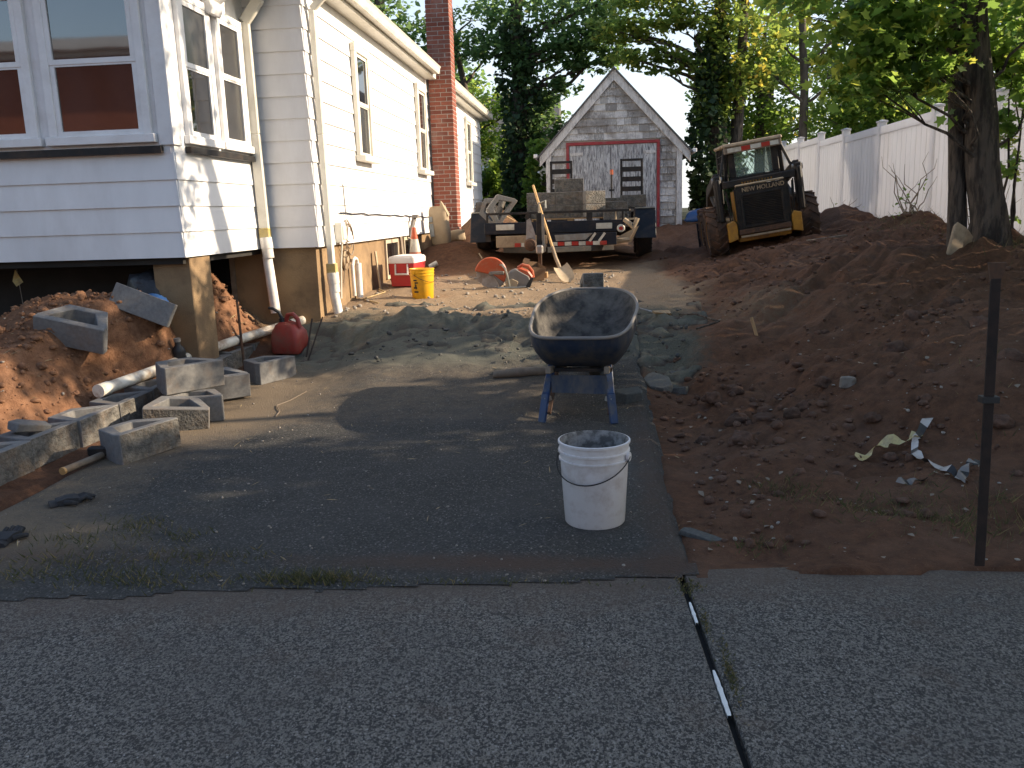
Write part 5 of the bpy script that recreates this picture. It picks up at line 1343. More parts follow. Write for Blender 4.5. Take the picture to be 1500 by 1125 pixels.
crumple('blue_tarp', 'crumpled blue tarp tucked against the bay pier', 'tarp', (-3.92, 7.26, gz(-3.92, 7.26) + .03), (.12, .10, .09), 'blue_tarp', 9)
jug = thing('black_jug', 'black ribbed bottle at the foot of the bay pier', 'bottle', (-3.74, 7.26, gz(-3.74, 7.26) - .02), (R(6), 0, 0))
MB().lathe([(0, 0), (.055, 0), (.06, .02), (.055, .05), (.06, .08), (.055, .11), (.06, .14), (.05, .17), (.025, .20), (.025, .23), (0, .23)], 18).build('bottle', 'black_plastic', jug, smooth=True)
MB().lathe([(0, .231), (.03, .231), (.03, .262), (0, .262)], 14).build('cap', 'grey_plastic', jug)
fl = thing('marker_flag', 'small yellow marker flag hanging in the dark under the bay', 'flag', (-5.42, 7.62, gz(-5.42, 7.62)))
MB().tube([(-5.42, 7.62, gz(-5.42, 7.62)), (-5.43, 7.6, 1.13)], .003, 5).build('wire', 'zinc', fl, world=True)
v = [(-5.44, 7.59, 1.13), (-5.475, 7.58, 1.02), (-5.42, 7.55, .97), (-5.375, 7.59, 1.01), (-5.42, 7.60, 1.06)]
MB().add(v, [(0, 1, 4), (1, 2, 4), (2, 3, 4), (3, 0, 4)]).build('cloth', 'tape_yellow', fl, world=True)

# ================================================================== odds and ends in the foreground
stk = thing('metal_stake', 'tall dark rusty steel stake standing at the sidewalk edge', 'stake', (1.56, 3.47, 0))
z1 = 1.26
b = MB(); b.bar((1.560, 3.47, -.1), (1.522, 3.45, z1 - .06), .038, .012, up=(0, 1, 0)); b.build('bar', 'dark_rust', stk, world=True, bevel=.002)
b = MB(); b.add([(1.503, 3.446, z1 - .07), (1.541, 3.446, z1 - .07), (1.556, 3.44, z1), (1.488, 3.44, z1), (1.503, 3.458, z1 - .07), (1.541, 3.458, z1 - .07), (1.556, 3.452, z1), (1.488, 3.452, z1)], [(0, 1, 2, 3), (7, 6, 5, 4), (0, 4, 5, 1), (1, 5, 6, 2), (2, 6, 7, 3), (3, 7, 4, 0)]); b.build('flared_head', 'rusty_metal', stk, world=True)
b = MB(); b.box(1.505, 1.57, 3.44, 3.485, .71, .735); b.build('clip', 'black_plastic', stk, world=True)

def ribbon(name, label, pts, w, mats, group):
    pts = [(x + .16, y + .46, h) for x, y, h in pts]
    pts = [Vector((x, y, gz(x, y) + h)) for x, y, h in pts]
    fine = []
    for i in range(len(pts) - 1):
        for k in range(5): fine.append(pts[i].lerp(pts[i + 1], k / 5))
    fine.append(pts[-1]); b = MB(); vs = []
    for i, p in enumerate(fine):
        d = (fine[min(i + 1, len(fine) - 1)] - fine[max(i - 1, 0)]).normalized()
        sd = d.cross(Vector((0, 0, 1))).normalized(); tw = .9 * math.sin(i * .55 + len(pts))
        sd = sd * math.cos(tw) + Vector((0, 0, 1)) * math.sin(tw) * .8
        ww = w * (.55 + .45 * abs(math.sin(i * .37 + 1)))
        z = p + Vector((0, 0, .012 + .012 * math.sin(i * 1.3)))
        vs += [z - sd * ww / 2, z + sd * ww * .1, z + sd * ww / 2]
    vs = [(v.x, v.y, max(v.z, gz(v.x, v.y) + .004)) for v in vs]
    for i in range(len(fine) - 1):
        b.cur = 1 if (i // 2) % 3 == 1 and mats[0] != 'tape_yellow' else 0
        for j in range(2): b.add([vs[i * 3 + j], vs[i * 3 + j + 1], vs[i * 3 + j + 4], vs[i * 3 + j + 3]], [(0, 1, 2, 3)])
    return tag(b.build(name, None, None, smooth=True, mats=mats), label, 'tape', group)
gt = 'torn caution tape on the dirt'
ribbon('caution_tape', 'yellowed strip of torn caution tape at the left of the dirt bank', [(1.33, 4.45, .0), (1.45, 4.62, .03), (1.56, 4.66, .05), (1.66, 4.60, .02), (1.74, 4.70, .01)], .075, ['tape_yellow', 'black_plastic'], gt)
ribbon('caution_tape', 'white strip of torn caution tape with black print curling downhill', [(1.84, 4.80, .02), (1.70, 4.62, .03), (1.62, 4.40, .04), (1.60, 4.18, .02), (1.66, 4.02, .01), (1.72, 3.93, .0)], .055, ['tape_white', 'black_plastic'], gt)
ribbon('caution_tape', 'crumpled black printed tape end beside the steel stake', [(1.68, 3.92, .01), (1.73, 4.0, .04), (1.80, 4.08, .03), (1.88, 4.20, .02)], .06, ['grey_plastic', 'black_plastic'], gt)
ribbon('plastic_scrap', 'small grey scrap of plastic on the dirt under the tape', [(1.38, 3.92, .01), (1.45, 3.95, .02), (1.52, 3.93, .0)], .06, ['grey_plastic', 'black_plastic'], gt)

def chunk(name, label, cat, x, y, s, rot, mat, group, seed):
    bm = bmesh.new(); rnd = random.Random(seed); n = 7
    top = [(math.cos(2 * math.pi * i / n + rnd.uniform(-.3, .3)) * rnd.uniform(.7, 1.1), math.sin(2 * math.pi * i / n + rnd.uniform(-.3, .3)) * rnd.uniform(.7, 1.1)) for i in range(n)]
    b = MB(); vs = [(a * s[0] * 1.06, c * s[1] * 1.06, -s[2]) for a, c in top] + [(a * s[0], c * s[1], s[2] + rnd.uniform(-.2, .2) * s[2]) for a, c in top]
    b.add(vs, [tuple(range(n))[::-1], tuple(range(n, 2 * n))] + [(i, (i + 1) % n, n + (i + 1) % n, n + i) for i in range(n)])
    o = b.build(name, mat, None, bevel=min(s) * .2, jitter=min(s) * .25); bm.free()
    o.location = (x, y, gz(x, y) + s[2] * .35); o.rotation_euler = rot; return tag(o, label, cat, group)
ga = 'broken slabs of old asphalt'
chunk('asphalt_slab', 'longest broken asphalt slab right of the wheelbarrow', 'rubble', .50, 7.12, (.12, .26, .035), (R(5), R(-8), R(20)), 'asphalt_chunk', ga, 1)
chunk('asphalt_slab', 'small broken asphalt piece at the right end of the rubble', 'rubble', .66, 7.0, (.09, .10, .03), (R(-6), R(6), R(60)), 'asphalt_chunk', ga, 2)
chunk('asphalt_slab', 'thin asphalt piece tilted behind the long slab', 'rubble', .72, 7.35, (.12, .10, .02), (R(8), R(10), R(10)), 'asphalt_chunk', ga, 3)
chunk('asphalt_slab', 'flat square asphalt chunk beside the right wheelbarrow leg', 'rubble', .24, 6.62, (.15, .13, .04), (R(2), R(-2), R(10)), 'asphalt_chunk', ga, 4)
chunk('asphalt_slab', 'dark flat asphalt shard near the bottom edge of the dirt', 'rubble', .47, 3.86, (.12, .05, .012), (R(2), R(8), R(-20)), 'asphalt_chunk', ga, 5)
chunk('stone_slab', 'tan split stone leaning at the foot of the big tree', 'stone', 3.62, 9.05, (.14, .05, .16), (R(-8), R(22), R(20)), 'tan_plate', 'stones on the bank', 6)
chunk('fieldstone', 'pale round stone on the bank above the caution tape', 'stone', 1.72, 5.95, (.06, .05, .04), (0, 0, 0), 'stone', 'stones on the bank', 7)
chunk('fieldstone', 'pale stone by the bay pier corner', 'stone', -3.58, 7.62, (.09, .06, .045), (0, 0, R(30)), 'stone', 'stones on the bank', 8)
bd = MB().box(-.045, .045, -.33, .33, -.008, .008).build('wood_splinter', 'wood', None); bd.location = (.70, 9.0, gz(.70, 9.0) + .06); bd.rotation_euler = (R(-8), R(30), R(-28)); tag(bd, 'pale split board lying in the rubble behind the wheelbarrow', 'board')
for v in bd.data.vertices:
    if v.co.y < 0: v.co.x *= .35
strew('bent_rod', 'thin bent rod lying on the rubble at the drive edge', 'rod', [(x, y, gz(x, y) + h) for x, y, h in ((.25, 9.2, .04), (.45, 9.1, .05), (.66, 9.0, .03))], .009, 'steel', 6)
strew('fallen_branch', 'thin dark branch bent over the dirt hollow', 'branch', [(x, y, gz(x, y) + h) for x, y, h in ((.85, 8.95, .05), (1.0, 8.8, .09), (1.15, 8.55, .05), (1.18, 8.4, .01), (.95, 8.3, .02))], .010, 'bark', 6)
bd = MB().bar((2.95, 12.5, gz(2.95, 12.5) + .01), (3.55, 12.75, gz(3.55, 12.75) + .05), .05, .025).build('loose_stick', 'old_wood', None); tag(bd, 'flat stick lying on the dirt before the right tyre', 'stick')
for i, (x, y, rz, lb) in enumerate(((1.45, 7.9, 70, 'short brown stick standing in the grey clay patch'),)):
    strew('loose_stick', lb, 'stick', [(x, y, gz(x, y) - .02), (x - .05, y + .03, gz(x, y) + .16)], .016, 'wood', 6)

# work gloves and a mallet on the ground
def glove(loc, rz, label, seed):
    t = thing('work_glove', label, 'glove', loc, (0, 0, R(rz)), 'black work gloves on the ground')
    rnd = random.Random(seed); b = MB()
    b.loft([[(x, y + .0, z) for x, y, z in ((-.04, 0, .004), (.04, 0, .004), (.042, 0, .03), (-.042, 0, .03))], [(-.047, .05, .002), (.05, .05, .002), (.05, .05, .042), (-.047, .05, .038)], [(-.05, .10, .0), (.052, .10, .0), (.05, .10, .034), (-.05, .10, .036)], [(-.045, .12, .002), (.045, .12, .002), (.045, .12, .026), (-.045, .12, .026)]], True, True)
    for k in range(4):
        x = -.037 + k * .025; L = (.065, .08, .085, .065)[k]; c = rnd.uniform(-.015, .015)
        b.tube([(x, .11, .016), (x + c * .4, .11 + L * .55, .022 + rnd.uniform(0, .012)), (x + c, .11 + L, .012)], [.0135, .0125, .010], 8)
    b.tube([(.045, .04, .018), (.075, .065, .022), (.088, .095, .014)], [.015, .0135, .011], 8)
    g = b.build('fabric', 'cloth_black', t, smooth=True)
    MB().tube([(0, .004, .016), (0, -.035, .015)], [.047, .05], 12).build('cuff', 'cloth_black', t, smooth=True).scale = (1, 1, .45)
    return t
glove((-2.98, 4.22, gz(-2.98, 4.2) + .0), -50, 'black work glove lying flat nearer to the block row', 4)
glove((-2.88, 3.62, gz(-2.88, 3.6) + .0), 8, 'black work glove at the left picture edge', 5)
ml = thing('hammer', 'hammer with a pale wooden handle end beside the block row', 'hammer', (-3.3, 4.9, 0))
p0 = Vector((-3.26, 4.72, gz(-3.26, 4.72) + .03)); p1 = Vector((-3.21, 5.06, gz(-3.21, 5.06) + .03))
MB().tube([p0 + (p1 - p0) * -.02, p0 + (p1 - p0) * .03], .0235, 10).build('handle_end', 'wood_handle', ml, world=True)
MB().tube([p0, p1], .022, 10).build('handle', 'old_wood', ml, world=True, smooth=True)
MB().bar(p1 + Vector((-.10, .02, .02)), p1 + Vector((.12, .04, .02)), .06, .06).build('head', 'black_metal', ml, world=True, bevel=.01)

# ================================================================== foliage
RNG = np.random.default_rng(5)
def quads_mesh(name, P, Xd, Yd, sx, sy, mat, shape='leaf', rnd=None):
    """one small folded leaf at each point"""
    n = len(P)
    if shape == 'maple':
        sh = np.array([(0, -.5), (.18, -.28), (.5, -.22), (.34, .02), (.46, .26), (.2, .2), (0, .55), (-.2, .2), (-.46, .26), (-.34, .02), (-.5, -.22), (-.18, -.28)])
    elif shape == 'blade': sh = np.array([(-.5, 0), (.5, 0), (0, 1)])
    else: sh = np.array([(0, -.5), (.36, -.1), (.26, .2), (0, .55), (-.26, .2), (-.36, -.1)])
    k = len(sh)
    Z = np.cross(Xd, Yd)
    bend = (np.abs(sh[:, 0]) * .35)[None, :, None] * Z[:, None, :]
    co = P[:, None, :] + sh[None, :, 0, None] * Xd[:, None, :] * sx[:, None, None] + sh[None, :, 1, None] * Yd[:, None, :] * sy[:, None, None] + bend * sx[:, None, None]
    me = bpy.data.meshes.new(name)
    me.vertices.add(n * k); me.vertices.foreach_set('co', co.reshape(-1).astype(np.float32))
    me.loops.add(n * k); me.loops.foreach_set('vertex_index', np.arange(n * k, dtype=np.int32))
    me.polygons.add(n); me.polygons.foreach_set('loop_start', np.arange(0, n * k, k, dtype=np.int32))
    me.update(calc_edges=True)
    a = me.attributes.new('rnd', 'FLOAT', 'FACE'); a.data.foreach_set('value', (RNG.random(n) if rnd is None else rnd).astype(np.float32))
    me.materials.append(M[mat]); return me
def rand_dirs(n, flat=.0, droop=0):
    v = RNG.normal(size=(n, 3)); v /= np.linalg.norm(v, axis=1)[:, None]
    return v
def leaf_cloud(clumps, size, mat, shape='leaf', shell=.55):
    """clumps: (x, y, z, rx, ry, rz, count)"""
    Ps, R_ = [], []
    for (x, y, z, rx, ry, rz, n) in clumps:
        n = int(n)
        # several sprigs make up a clump, so the outline is ragged and holes stay open
        ns = max(5, n // 28)
        c = rand_dirs(ns) * (RNG.random(ns) ** .42)[:, None]
        i = RNG.integers(0, ns, n)
        p = c[i] + RNG.normal(size=(n, 3)) * (.15 + .10 * RNG.random(ns))[i][:, None]
        Ps.append(np.array([x, y, z]) + p * np.array([rx, ry, rz]))
        R_.append(np.clip(RNG.random(n) * .6 + RNG.random(ns)[i] * .4, 0, 1))
    P = np.concatenate(Ps); n = len(P)
    U = rand_dirs(n); U[:, 2] = U[:, 2] * .6; U /= np.linalg.norm(U, axis=1)[:, None]
    N = rand_dirs(n); N[:, 2] = np.abs(N[:, 2]) + .5
    X = np.cross(U, N); X /= np.linalg.norm(X, axis=1)[:, None]
    s = size * (.65 + .7 * RNG.random(n))
    return quads_mesh('crown', P, X, U, s, s * 1.15, mat, shape, np.concatenate(R_))
def wavy(p0, p1, n, amp, seed):
    r = random.Random(seed); p0 = Vector(p0); p1 = Vector(p1); o = []
    for i in range(n):
        k = i / (n - 1); w = math.sin(math.pi * k)
        o.append(p0.lerp(p1, k) + Vector((r.uniform(-1, 1), r.uniform(-1, 1), r.uniform(-.5, .5))) * amp * w)
    return o
def tree(name, label, cat, base, trunk, clumps, size, mat, bark='bark', shape='leaf', limbs=True, group=None, seed=1, extra=(), limb_r=1.0, dens=1.0):
    """trunk: [(dx, dy, z, r)...] relative to the base; clumps relative to the base"""
    bx_, by_ = base; bz = float(land(bx_, by_)) - .08
    t = thing(name, label, cat, (bx_, by_, bz), group=group)
    pts = [Vector((a, c, z)) for a, c, z, r in trunk]; rs = [r for *_, r in trunk]
    b = MB(); fine, fr = [], []
    for i in range(len(pts) - 1):
        for k in range(4):
            u = k / 4; fine.append(pts[i].lerp(pts[i + 1], u) + Vector((mnoise.noise(Vector((i + u, seed, 0))), mnoise.noise(Vector((seed, i + u, 3))), 0)) * rs[i] * .5); fr.append(rs[i] + (rs[i + 1] - rs[i]) * u)
    fine.append(pts[-1]); fr.append(rs[-1])
    b.tube(fine, fr, 14)
    if trunk[0][3] > .12:
        for k in range(6):      # root flare
            a = k * 1.05 + seed; r0 = rs[0]
            b.tube([pts[0] + Vector((math.cos(a) * r0 * 1.25, math.sin(a) * r0 * 1.25, -.05)), pts[0] + Vector((math.cos(a) * r0 * .8, math.sin(a) * r0 * .8, .16)), pts[0] + Vector((math.cos(a) * r0 * .5, math.sin(a) * r0 * .5, .55))], [r0 * .2, r0 * .34, r0 * .2], 8)
    for e in extra: b.tube([Vector(p[:3]) for p in e], [p[3] for p in e], 10)
    if limbs:
        for j, c in enumerate(clumps):
            tgt = Vector(c[:3]); best = min(range(len(fine)), key=lambda i: (fine[i] - tgt - Vector((0, 0, -.8))).length + (0 if fine[i].z < tgt.z else 2))
            st = fine[best]; r0 = min(fr[best] * .55, .03 + .018 * (tgt - st).length) * limb_r
            w = wavy(st, tgt, 6, .12 * (tgt - st).length, seed * 31 + j)
            b.tube(w, [r0 * (1 - .82 * i / 5) for i in range(6)], 7)
            for k in range(3):
                d = Vector((random.uniform(-1, 1) * c[3], random.uniform(-1, 1) * c[4], random.uniform(-.6, .9) * c[5])) * .75
                b.tube(wavy(w[3], tgt + d, 5, .1 * d.length, seed + k + j), [r0 * .35, r0 * .3, r0 * .22, r0 * .15, r0 * .06], 5)
    b.build('trunk', bark, t, smooth=True)
    me = leaf_cloud([(*q_[:6], q_[6] * dens) for q_ in clumps], size, mat, shape)
    cr_ = bpy.data.objects.new('crown', me); COL.objects.link(cr_); cr_.parent = t; cr_['kind'] = 'stuff'
    return t
def ivy_on(t, pts, mat='ivy', n=2600, size=.14):
    """ivy wrapped round a trunk: pts (dx, dy, z, radius)"""
    P = []; X = []; Y = []
    for i in range(len(pts) - 1):
        a, b_ = np.array(pts[i]), np.array(pts[i + 1]); m = n // (len(pts) - 1)
        u = RNG.random(m)[:, None]; q_ = a + (b_ - a) * u; an = RNG.random(m) * 2 * np.pi
        rr = q_[:, 3] * (.65 + .6 * RNG.random(m) + .25 * np.sin(an * 3 + q_[:, 2] * 2.3))
        P.append(np.stack([q_[:, 0] + rr * np.cos(an), q_[:, 1] + rr * np.sin(an), q_[:, 2]], -1))
    P = np.concatenate(P); m = len(P); U = rand_dirs(m); N = rand_dirs(m); X = np.cross(U, N); X /= np.linalg.norm(X, axis=1)[:, None]
    s = size * (.6 + .8 * RNG.random(m))
    me = quads_mesh('ivy', P, X, U, s, s, mat); o = bpy.data.objects.new('ivy', me); COL.objects.link(o); o.parent = t; o['kind'] = 'stuff'

# the maple on the right bank: two trunks, low hanging sprays
def bz(x, y): return float(land(x, y))
mp = tree('maple_tree', 'big leaning maple with two dark trunks in front of the white fence', 'tree', (4.0, 9.3),
          [(0, 0, 0, .205), (-.02, .02, .5, .17), (-.13, .05, 1.4, .15), (-.29, .08, 2.5, .135), (-.36, .0, 3.8, .12), (-.2, -.4, 5.4, .10), (.1, -.8, 7.2, .06)],
          [(-1.85, -.3, 2.55, .6, .5, .30, 230), (-1.5, -.3, 2.2, .55, .5, .30, 230), (-1.15, -.3, 1.92, .5, .45, .26, 190), (-.85, -.3, 2.1, .5, .45, .28, 200), (-1.0, -.4, 2.5, .6, .5, .26, 240), (-.5, .5, 2.4, .6, .4, .35, 220), (.1, .5, 2.15, .6, .35, .4, 220), (.55, .15, 1.8, .4, .4, .4, 190), (.5, -.1, 2.45, .55, .5, .35, 240), (-.5, -.5, 2.75, .8, .6, .25, 240), (-1.35, -.35, 1.72, .5, .4, .22, 190), (-.75, -.4, 1.72, .42, .4, .2, 150),
      (-1.6, -1.5, 3.6, 1.1, 1.0, .6, 260), (.2, -1.8, 3.9, 1.3, 1.1, .8, 380), (1.5, -.9, 4.0, 1.2, 1.1, .9, 400), (-.9, -2.6, 4.7, 1.2, 1.1, .8, 280), (.9, -2.8, 4.9, 1.3, 1.2, .9, 380), (.0, -1.2, 5.6, 1.6, 1.4, 1.1, 420), (2.0, -2.2, 5.4, 1.3, 1.2, 1.0, 360), (-.9, -1.6, 6.8, 1.3, 1.2, .9, 300), (1.1, -2.2, 7.0, 1.4, 1.3, 1.0, 340)],
          .098, 'leaf_maple', shape='maple', seed=3, limb_r=.42, dens=1.75,
          extra=[[(-.24, .14, -.02, .105), (-.28, .15, .7, .085), (-.35, .16, 1.6, .075), (-.44, .1, 2.6, .07), (-.55, -.3, 4.2, .05)],
                 [(-.30, .1, 1.62, .03), (-.48, .05, 1.80, .022), (-.72, -.05, 1.92, .016), (-.98, -.12, 2.0, .010)]])
# a few separate leaves on the low twig that stands against the fence
TWIG = [(-.50, .04, 1.72), (-.56, 0, 1.92), (-.66, -.02, 1.78), (-.72, -.05, 2.02), (-.80, -.08, 1.80), (-.88, -.1, 2.08), (-.95, -.1, 1.86), (-1.02, -.12, 2.05), (-.98, -.14, 1.93), (-.60, .03, 1.52), (-.44, .05, 1.46), (-.40, .06, 1.36), (-.52, .05, 1.38), (-.84, -.1, 1.95), (-.70, -.04, 1.88), (-.62, .0, 2.10)]
lm = quads_mesh('leaf', np.zeros((1, 3)), np.array([[1., 0, 0]]), np.array([[0, 0, -1.]]), np.array([.13]), np.array([.15]), 'leaf_maple', 'maple', np.array([.6]))
for p in TWIG:
    o = bpy.data.objects.new('leaf', lm); COL.objects.link(o); o.parent = mp; o.location = p; o.rotation_euler = (random.uniform(-.6, .6), random.uniform(-.8, .8), random.uniform(-1.2, 1.2)); s = random.uniform(.7, 1.15); o.scale = (s, s, s)
sap = thing('maple_sapling', 'leafy sapling climbing the fence right of the big maple', 'sapling', (4.27, 9.62, bz(4.27, 9.62)))
b = MB()
for k, (dx_, dy_, h) in enumerate(((-.05, -.1, 1.9), (.15, .0, 1.7), (.05, .12, 2.0))): b.tube(wavy((.06 * k, 0, 0), (dx_, dy_, h), 6, .08, 70 + k), [.016, .014, .012, .010, .008, .004], 6)
b.build('stem', 'bark', sap, smooth=True)
me = leaf_cloud([(.0, -.05, 1.75, .28, .22, .3, 110), (-.02, -.1, 1.25, .24, .2, .32, 90), (.08, .0, .85, .2, .2, .25, 50), (.05, 0, 2.1, .35, .3, .3, 130)], .10, 'leaf_maple', 'maple'); o = bpy.data.objects.new('leaves', me); COL.objects.link(o); o.parent = sap; o['kind'] = 'stuff'

# trees that close the back of the yard
def C(l, k=1.0): return [(x, y, z, rx, ry, rz, n * k) for x, y, z, rx, ry, rz, n in l]
t = tree('ivy_tree', 'tall tree with an ivy covered trunk left of the shed', 'tree', (-2.35, 27.0), [(0, 0, 0, .30), (.05, 0, 2, .26), (.1, 0, 4, .24), (.0, 0, 6, .2), (.3, -.2, 8.5, .12), (.4, -.2, 10, .05)],
         [(-.7, 0, 5.4, 1.0, .9, .6, 620), (.5, -.2, 4.9, .8, .7, .6, 560), (1.35, -.3, 5.4, .9, .8, .6, 640), (2.15, -.4, 5.5, .9, .8, .5, 600), (2.95, -.5, 5.8, .9, .8, .45, 560), (1.7, -.3, 4.8, .5, .5, .35, 260), (2.3, -.4, 4.75, .7, .6, .28, 340), (1.45, -.3, 4.2, .45, .45, .3, 240), (2.9, -.5, 5.0, .6, .5, .25, 240), (.95, .1, 3.9, .6, .5, .5, 360), (.8, .1, 3.2, .7, .6, .5, 420), (1.0, 0, 2.5, .5, .5, .4, 260), (-.2, 0, 6.4, 1.4, 1.1, .7, 700), (1.6, 0, 6.6, 1.5, 1.2, .7, 800), (3.2, -.4, 6.7, 1.4, 1.1, .6, 700)], .144, 'leaf_dark', dens=1.2, seed=4, group='trees at the back of the yard')
ivy_on(t, [(0, 0, .1, .34), (.05, 0, 2, .44), (.1, 0, 4, .52), (0, 0, 6, .5)], n=3400, size=.16)
tree('slender_tree', 'thin bare stemmed tree arching up left of the ivy trunk', 'tree', (-4.1, 27.8), [(0, 0, 0, .12), (.15, 0, 2, .11), (.2, 0, 3.6, .10), (-.15, 0, 5.4, .085), (-.35, 0, 7.2, .06), (.3, 0, 9, .03)],
     [(-.9, 0, 4.3, .6, .5, .25, 60), (-1.3, .2, 5.2, .7, .6, .3, 110), (.9, .1, 5.6, .6, .5, .4, 130), (-.6, 0, 6.2, .8, .7, .4, 170), (.5, 0, 6.6, 1.0, .8, .5, 240)], .137, 'leaf_dark', bark='bark_pale', dens=1.2, seed=6, group='trees at the back of the yard')
tree('broad_tree', 'dark broad crowned tree rising behind the house roof', 'tree', (-6.8, 27.5), [(0, 0, 0, .3), (0, 0, 3, .26), (.2, 0, 6, .2), (.3, 0, 9, .1)],
     [(-.6, -.6, 4.6, 1.5, 1.2, .9, 1100), (1.3, -.6, 4.4, 1.1, 1.0, .8, 900), (-2.3, -.4, 5.4, 1.5, 1.2, .9, 1000), (.6, -.4, 5.8, 1.6, 1.3, .9, 1200), (2.2, 0, 5.6, .9, .8, .6, 480), (-1.0, 0, 7.2, 1.8, 1.4, .9, 900), (1.4, -.4, 3.2, .8, .7, .6, 460)], .151, 'leaf_dark', dens=1.2, seed=8, group='trees at the back of the yard')
tree('background_tree', 'shaded tree filling the gap between the house and the ivy trunk', 'tree', (-4.6, 32.5), [(0, 0, 0, .2), (0, 0, 2.5, .16), (.1, 0, 5.5, .08)],
     [(-.9, 0, 2.8, 1.2, 1.0, .9, 1200), (.7, 0, 3.0, 1.1, 1.0, .9, 1100), (0, 0, 4.2, 1.4, 1.2, 1.0, 1400), (1.7, -.2, 4.2, 1.0, .9, .8, 800), (-1.2, 0, 4.4, 1.0, .9, .8, 700)], .144, 'leaf_maple', dens=1.2, seed=9, group='trees at the back of the yard')
tree('background_tree', 'shaded tree low behind the neighbouring beige house', 'tree', (-8.5, 34), [(0, 0, 0, .2), (0, 0, 2.5, .16), (.1, 0, 5.5, .08)],
     [(-.9, 0, 3.2, 1.6, 1.3, 1.2, 1500), (1.2, 0, 3.4, 1.5, 1.3, 1.2, 1500), (0, 0, 5.0, 1.9, 1.6, 1.3, 1700), (2.6, 0, 5.3, 1.5, 1.3, 1.1, 1100)], .22, 'leaf_dark', seed=10, group='trees at the back of the yard')
t = tree('ivy_tree', 'yellowing tree on twin trunks with dark ivy right of the shed', 'tree', (3.25, 24.2), [(0, 0, 0, .30), (.05, 0, 2, .25), (-.05, 0, 4, .2), (.1, 0, 6, .15), (.1, 0, 9, .06)],
         [(-.2, -.2, 3.0, .45, .4, .6, 380), (-.4, -.1, 3.9, .55, .5, .6, 460), (.45, -.4, 3.7, .5, .4, .7, 380), (.35, -.3, 4.9, .8, .7, .7, 600), (-.9, -.3, 5.1, .8, .7, .4, 480), (-1.25, -.3, 4.4, .55, .5, .28, 240), (-2.0, -.3, 4.85, .8, .7, .35, 420), (-2.7, -.3, 5.0, .8, .7, .35, 380), (-2.3, -.3, 4.3, .7, .6, .28, 320), (-1.4, -.3, 3.9, .4, .4, .22, 140), (.1, -.2, 5.9, 1.3, 1.0, .6, 700), (-1.8, -.2, 5.9, 1.3, 1.0, .5, 620), (1.1, -.2, 4.3, .5, .5, .8, 360)], .133, 'leaf_yellow', dens=1.2, seed=12, group='trees at the back of the yard',
         extra=[[(.5, .1, 0, .2), (.52, .1, 2, .17), (.62, .1, 4, .14), (.7, 0, 6.5, .09)], [(-.05, 0, 3.3, .09), (-.6, -.1, 4.0, .08), (-1.1, -.2, 4.2, .07), (-1.5, -.2, 4.5, .05), (-2.3, -.3, 5.0, .03)]])
ivy_on(t, [(-.15, 0, .0, .42), (-.2, 0, 1.6, .48), (-.15, 0, 3.2, .42), (-.1, 0, 5, .3)], n=2600, size=.17)
tree('slim_maple', 'slim straight trunked young maple behind the loader cab', 'tree', (5.7, 25.0), [(0, 0, 0, .13), (-.02, 0, 2.5, .115), (-.1, 0, 4.5, .10), (-.12, 0, 6.5, .075), (-.1, 0, 8.5, .04)],
     [(-.9, 0, 3.9, .6, .5, .35, 110), (.9, 0, 4.0, .6, .5, .4, 130), (-.8, 0, 4.8, .7, .6, .4, 160), (.8, 0, 5.0, .8, .7, .4, 190), (1.7, 0, 5.2, .7, .6, .35, 150), (-.3, 0, 5.9, 1.0, .8, .5, 280), (1.1, 0, 6.2, 1.0, .8, .5, 240)], .133, 'leaf_yellow', bark='bark_pale', dens=1.2, seed=14, group='trees at the back of the yard')
tree('fence_tree', 'sunlit green tree behind the far end of the white fence', 'tree', (5.5, 30.5), [(0, 0, 0, .2), (0, 0, 3, .15), (.1, 0, 6, .06)],
     [(-1.2, 0, 2.9, 1.0, .9, .9, 1000), (.1, 0, 3.1, 1.1, 1.0, .9, 1100), (-.9, 0, 4.4, 1.1, 1.0, .9, 1100), (.6, 0, 4.7, 1.2, 1.0, .9, 1200), (0, 0, 5.9, 1.2, 1.0, .9, 900)], .144, 'leaf_bright', dens=1.2, seed=16, group='trees beyond the white fence')
tree('fence_tree', 'bright bushy tree beyond the middle of the white fence', 'tree', (8.0, 25.5), [(0, 0, 0, .2), (0, 0, 2.5, .15), (.1, 0, 5, .06)],
     [(-1.2, -.3, 2.6, 1.0, .9, .8, 1200), (.2, -.3, 2.6, 1.1, 1.0, .8, 1300), (-.7, 0, 3.7, 1.1, 1.0, .8, 1300), (.9, 0, 3.8, 1.2, 1.0, .9, 1400), (1.9, .2, 2.8, 1.0, .9, .8, 1000), (.2, 0, 4.8, 1.1, 1.0, .7, 900)], .130, 'leaf_bright', dens=1.2, seed=17, group='trees beyond the white fence')
tree('fence_tree', 'leafy tree beyond the fence to the left of the big maple', 'tree', (8.2, 17.5), [(0, 0, 0, .18), (0, 0, 2.5, .14), (.1, 0, 4.5, .05)],
     [(-1.3, .2, 2.5, .9, .8, .5, 1000), (-.2, 0, 2.5, .9, .8, .6, 1100), (.9, 0, 2.7, .9, .8, .7, 1000), (-.8, .2, 3.3, .9, .8, .6, 900), (.5, 0, 3.6, 1.0, .9, .7, 900)], .108, 'leaf_maple', dens=1.2, seed=18, group='trees beyond the white fence', shape='maple')
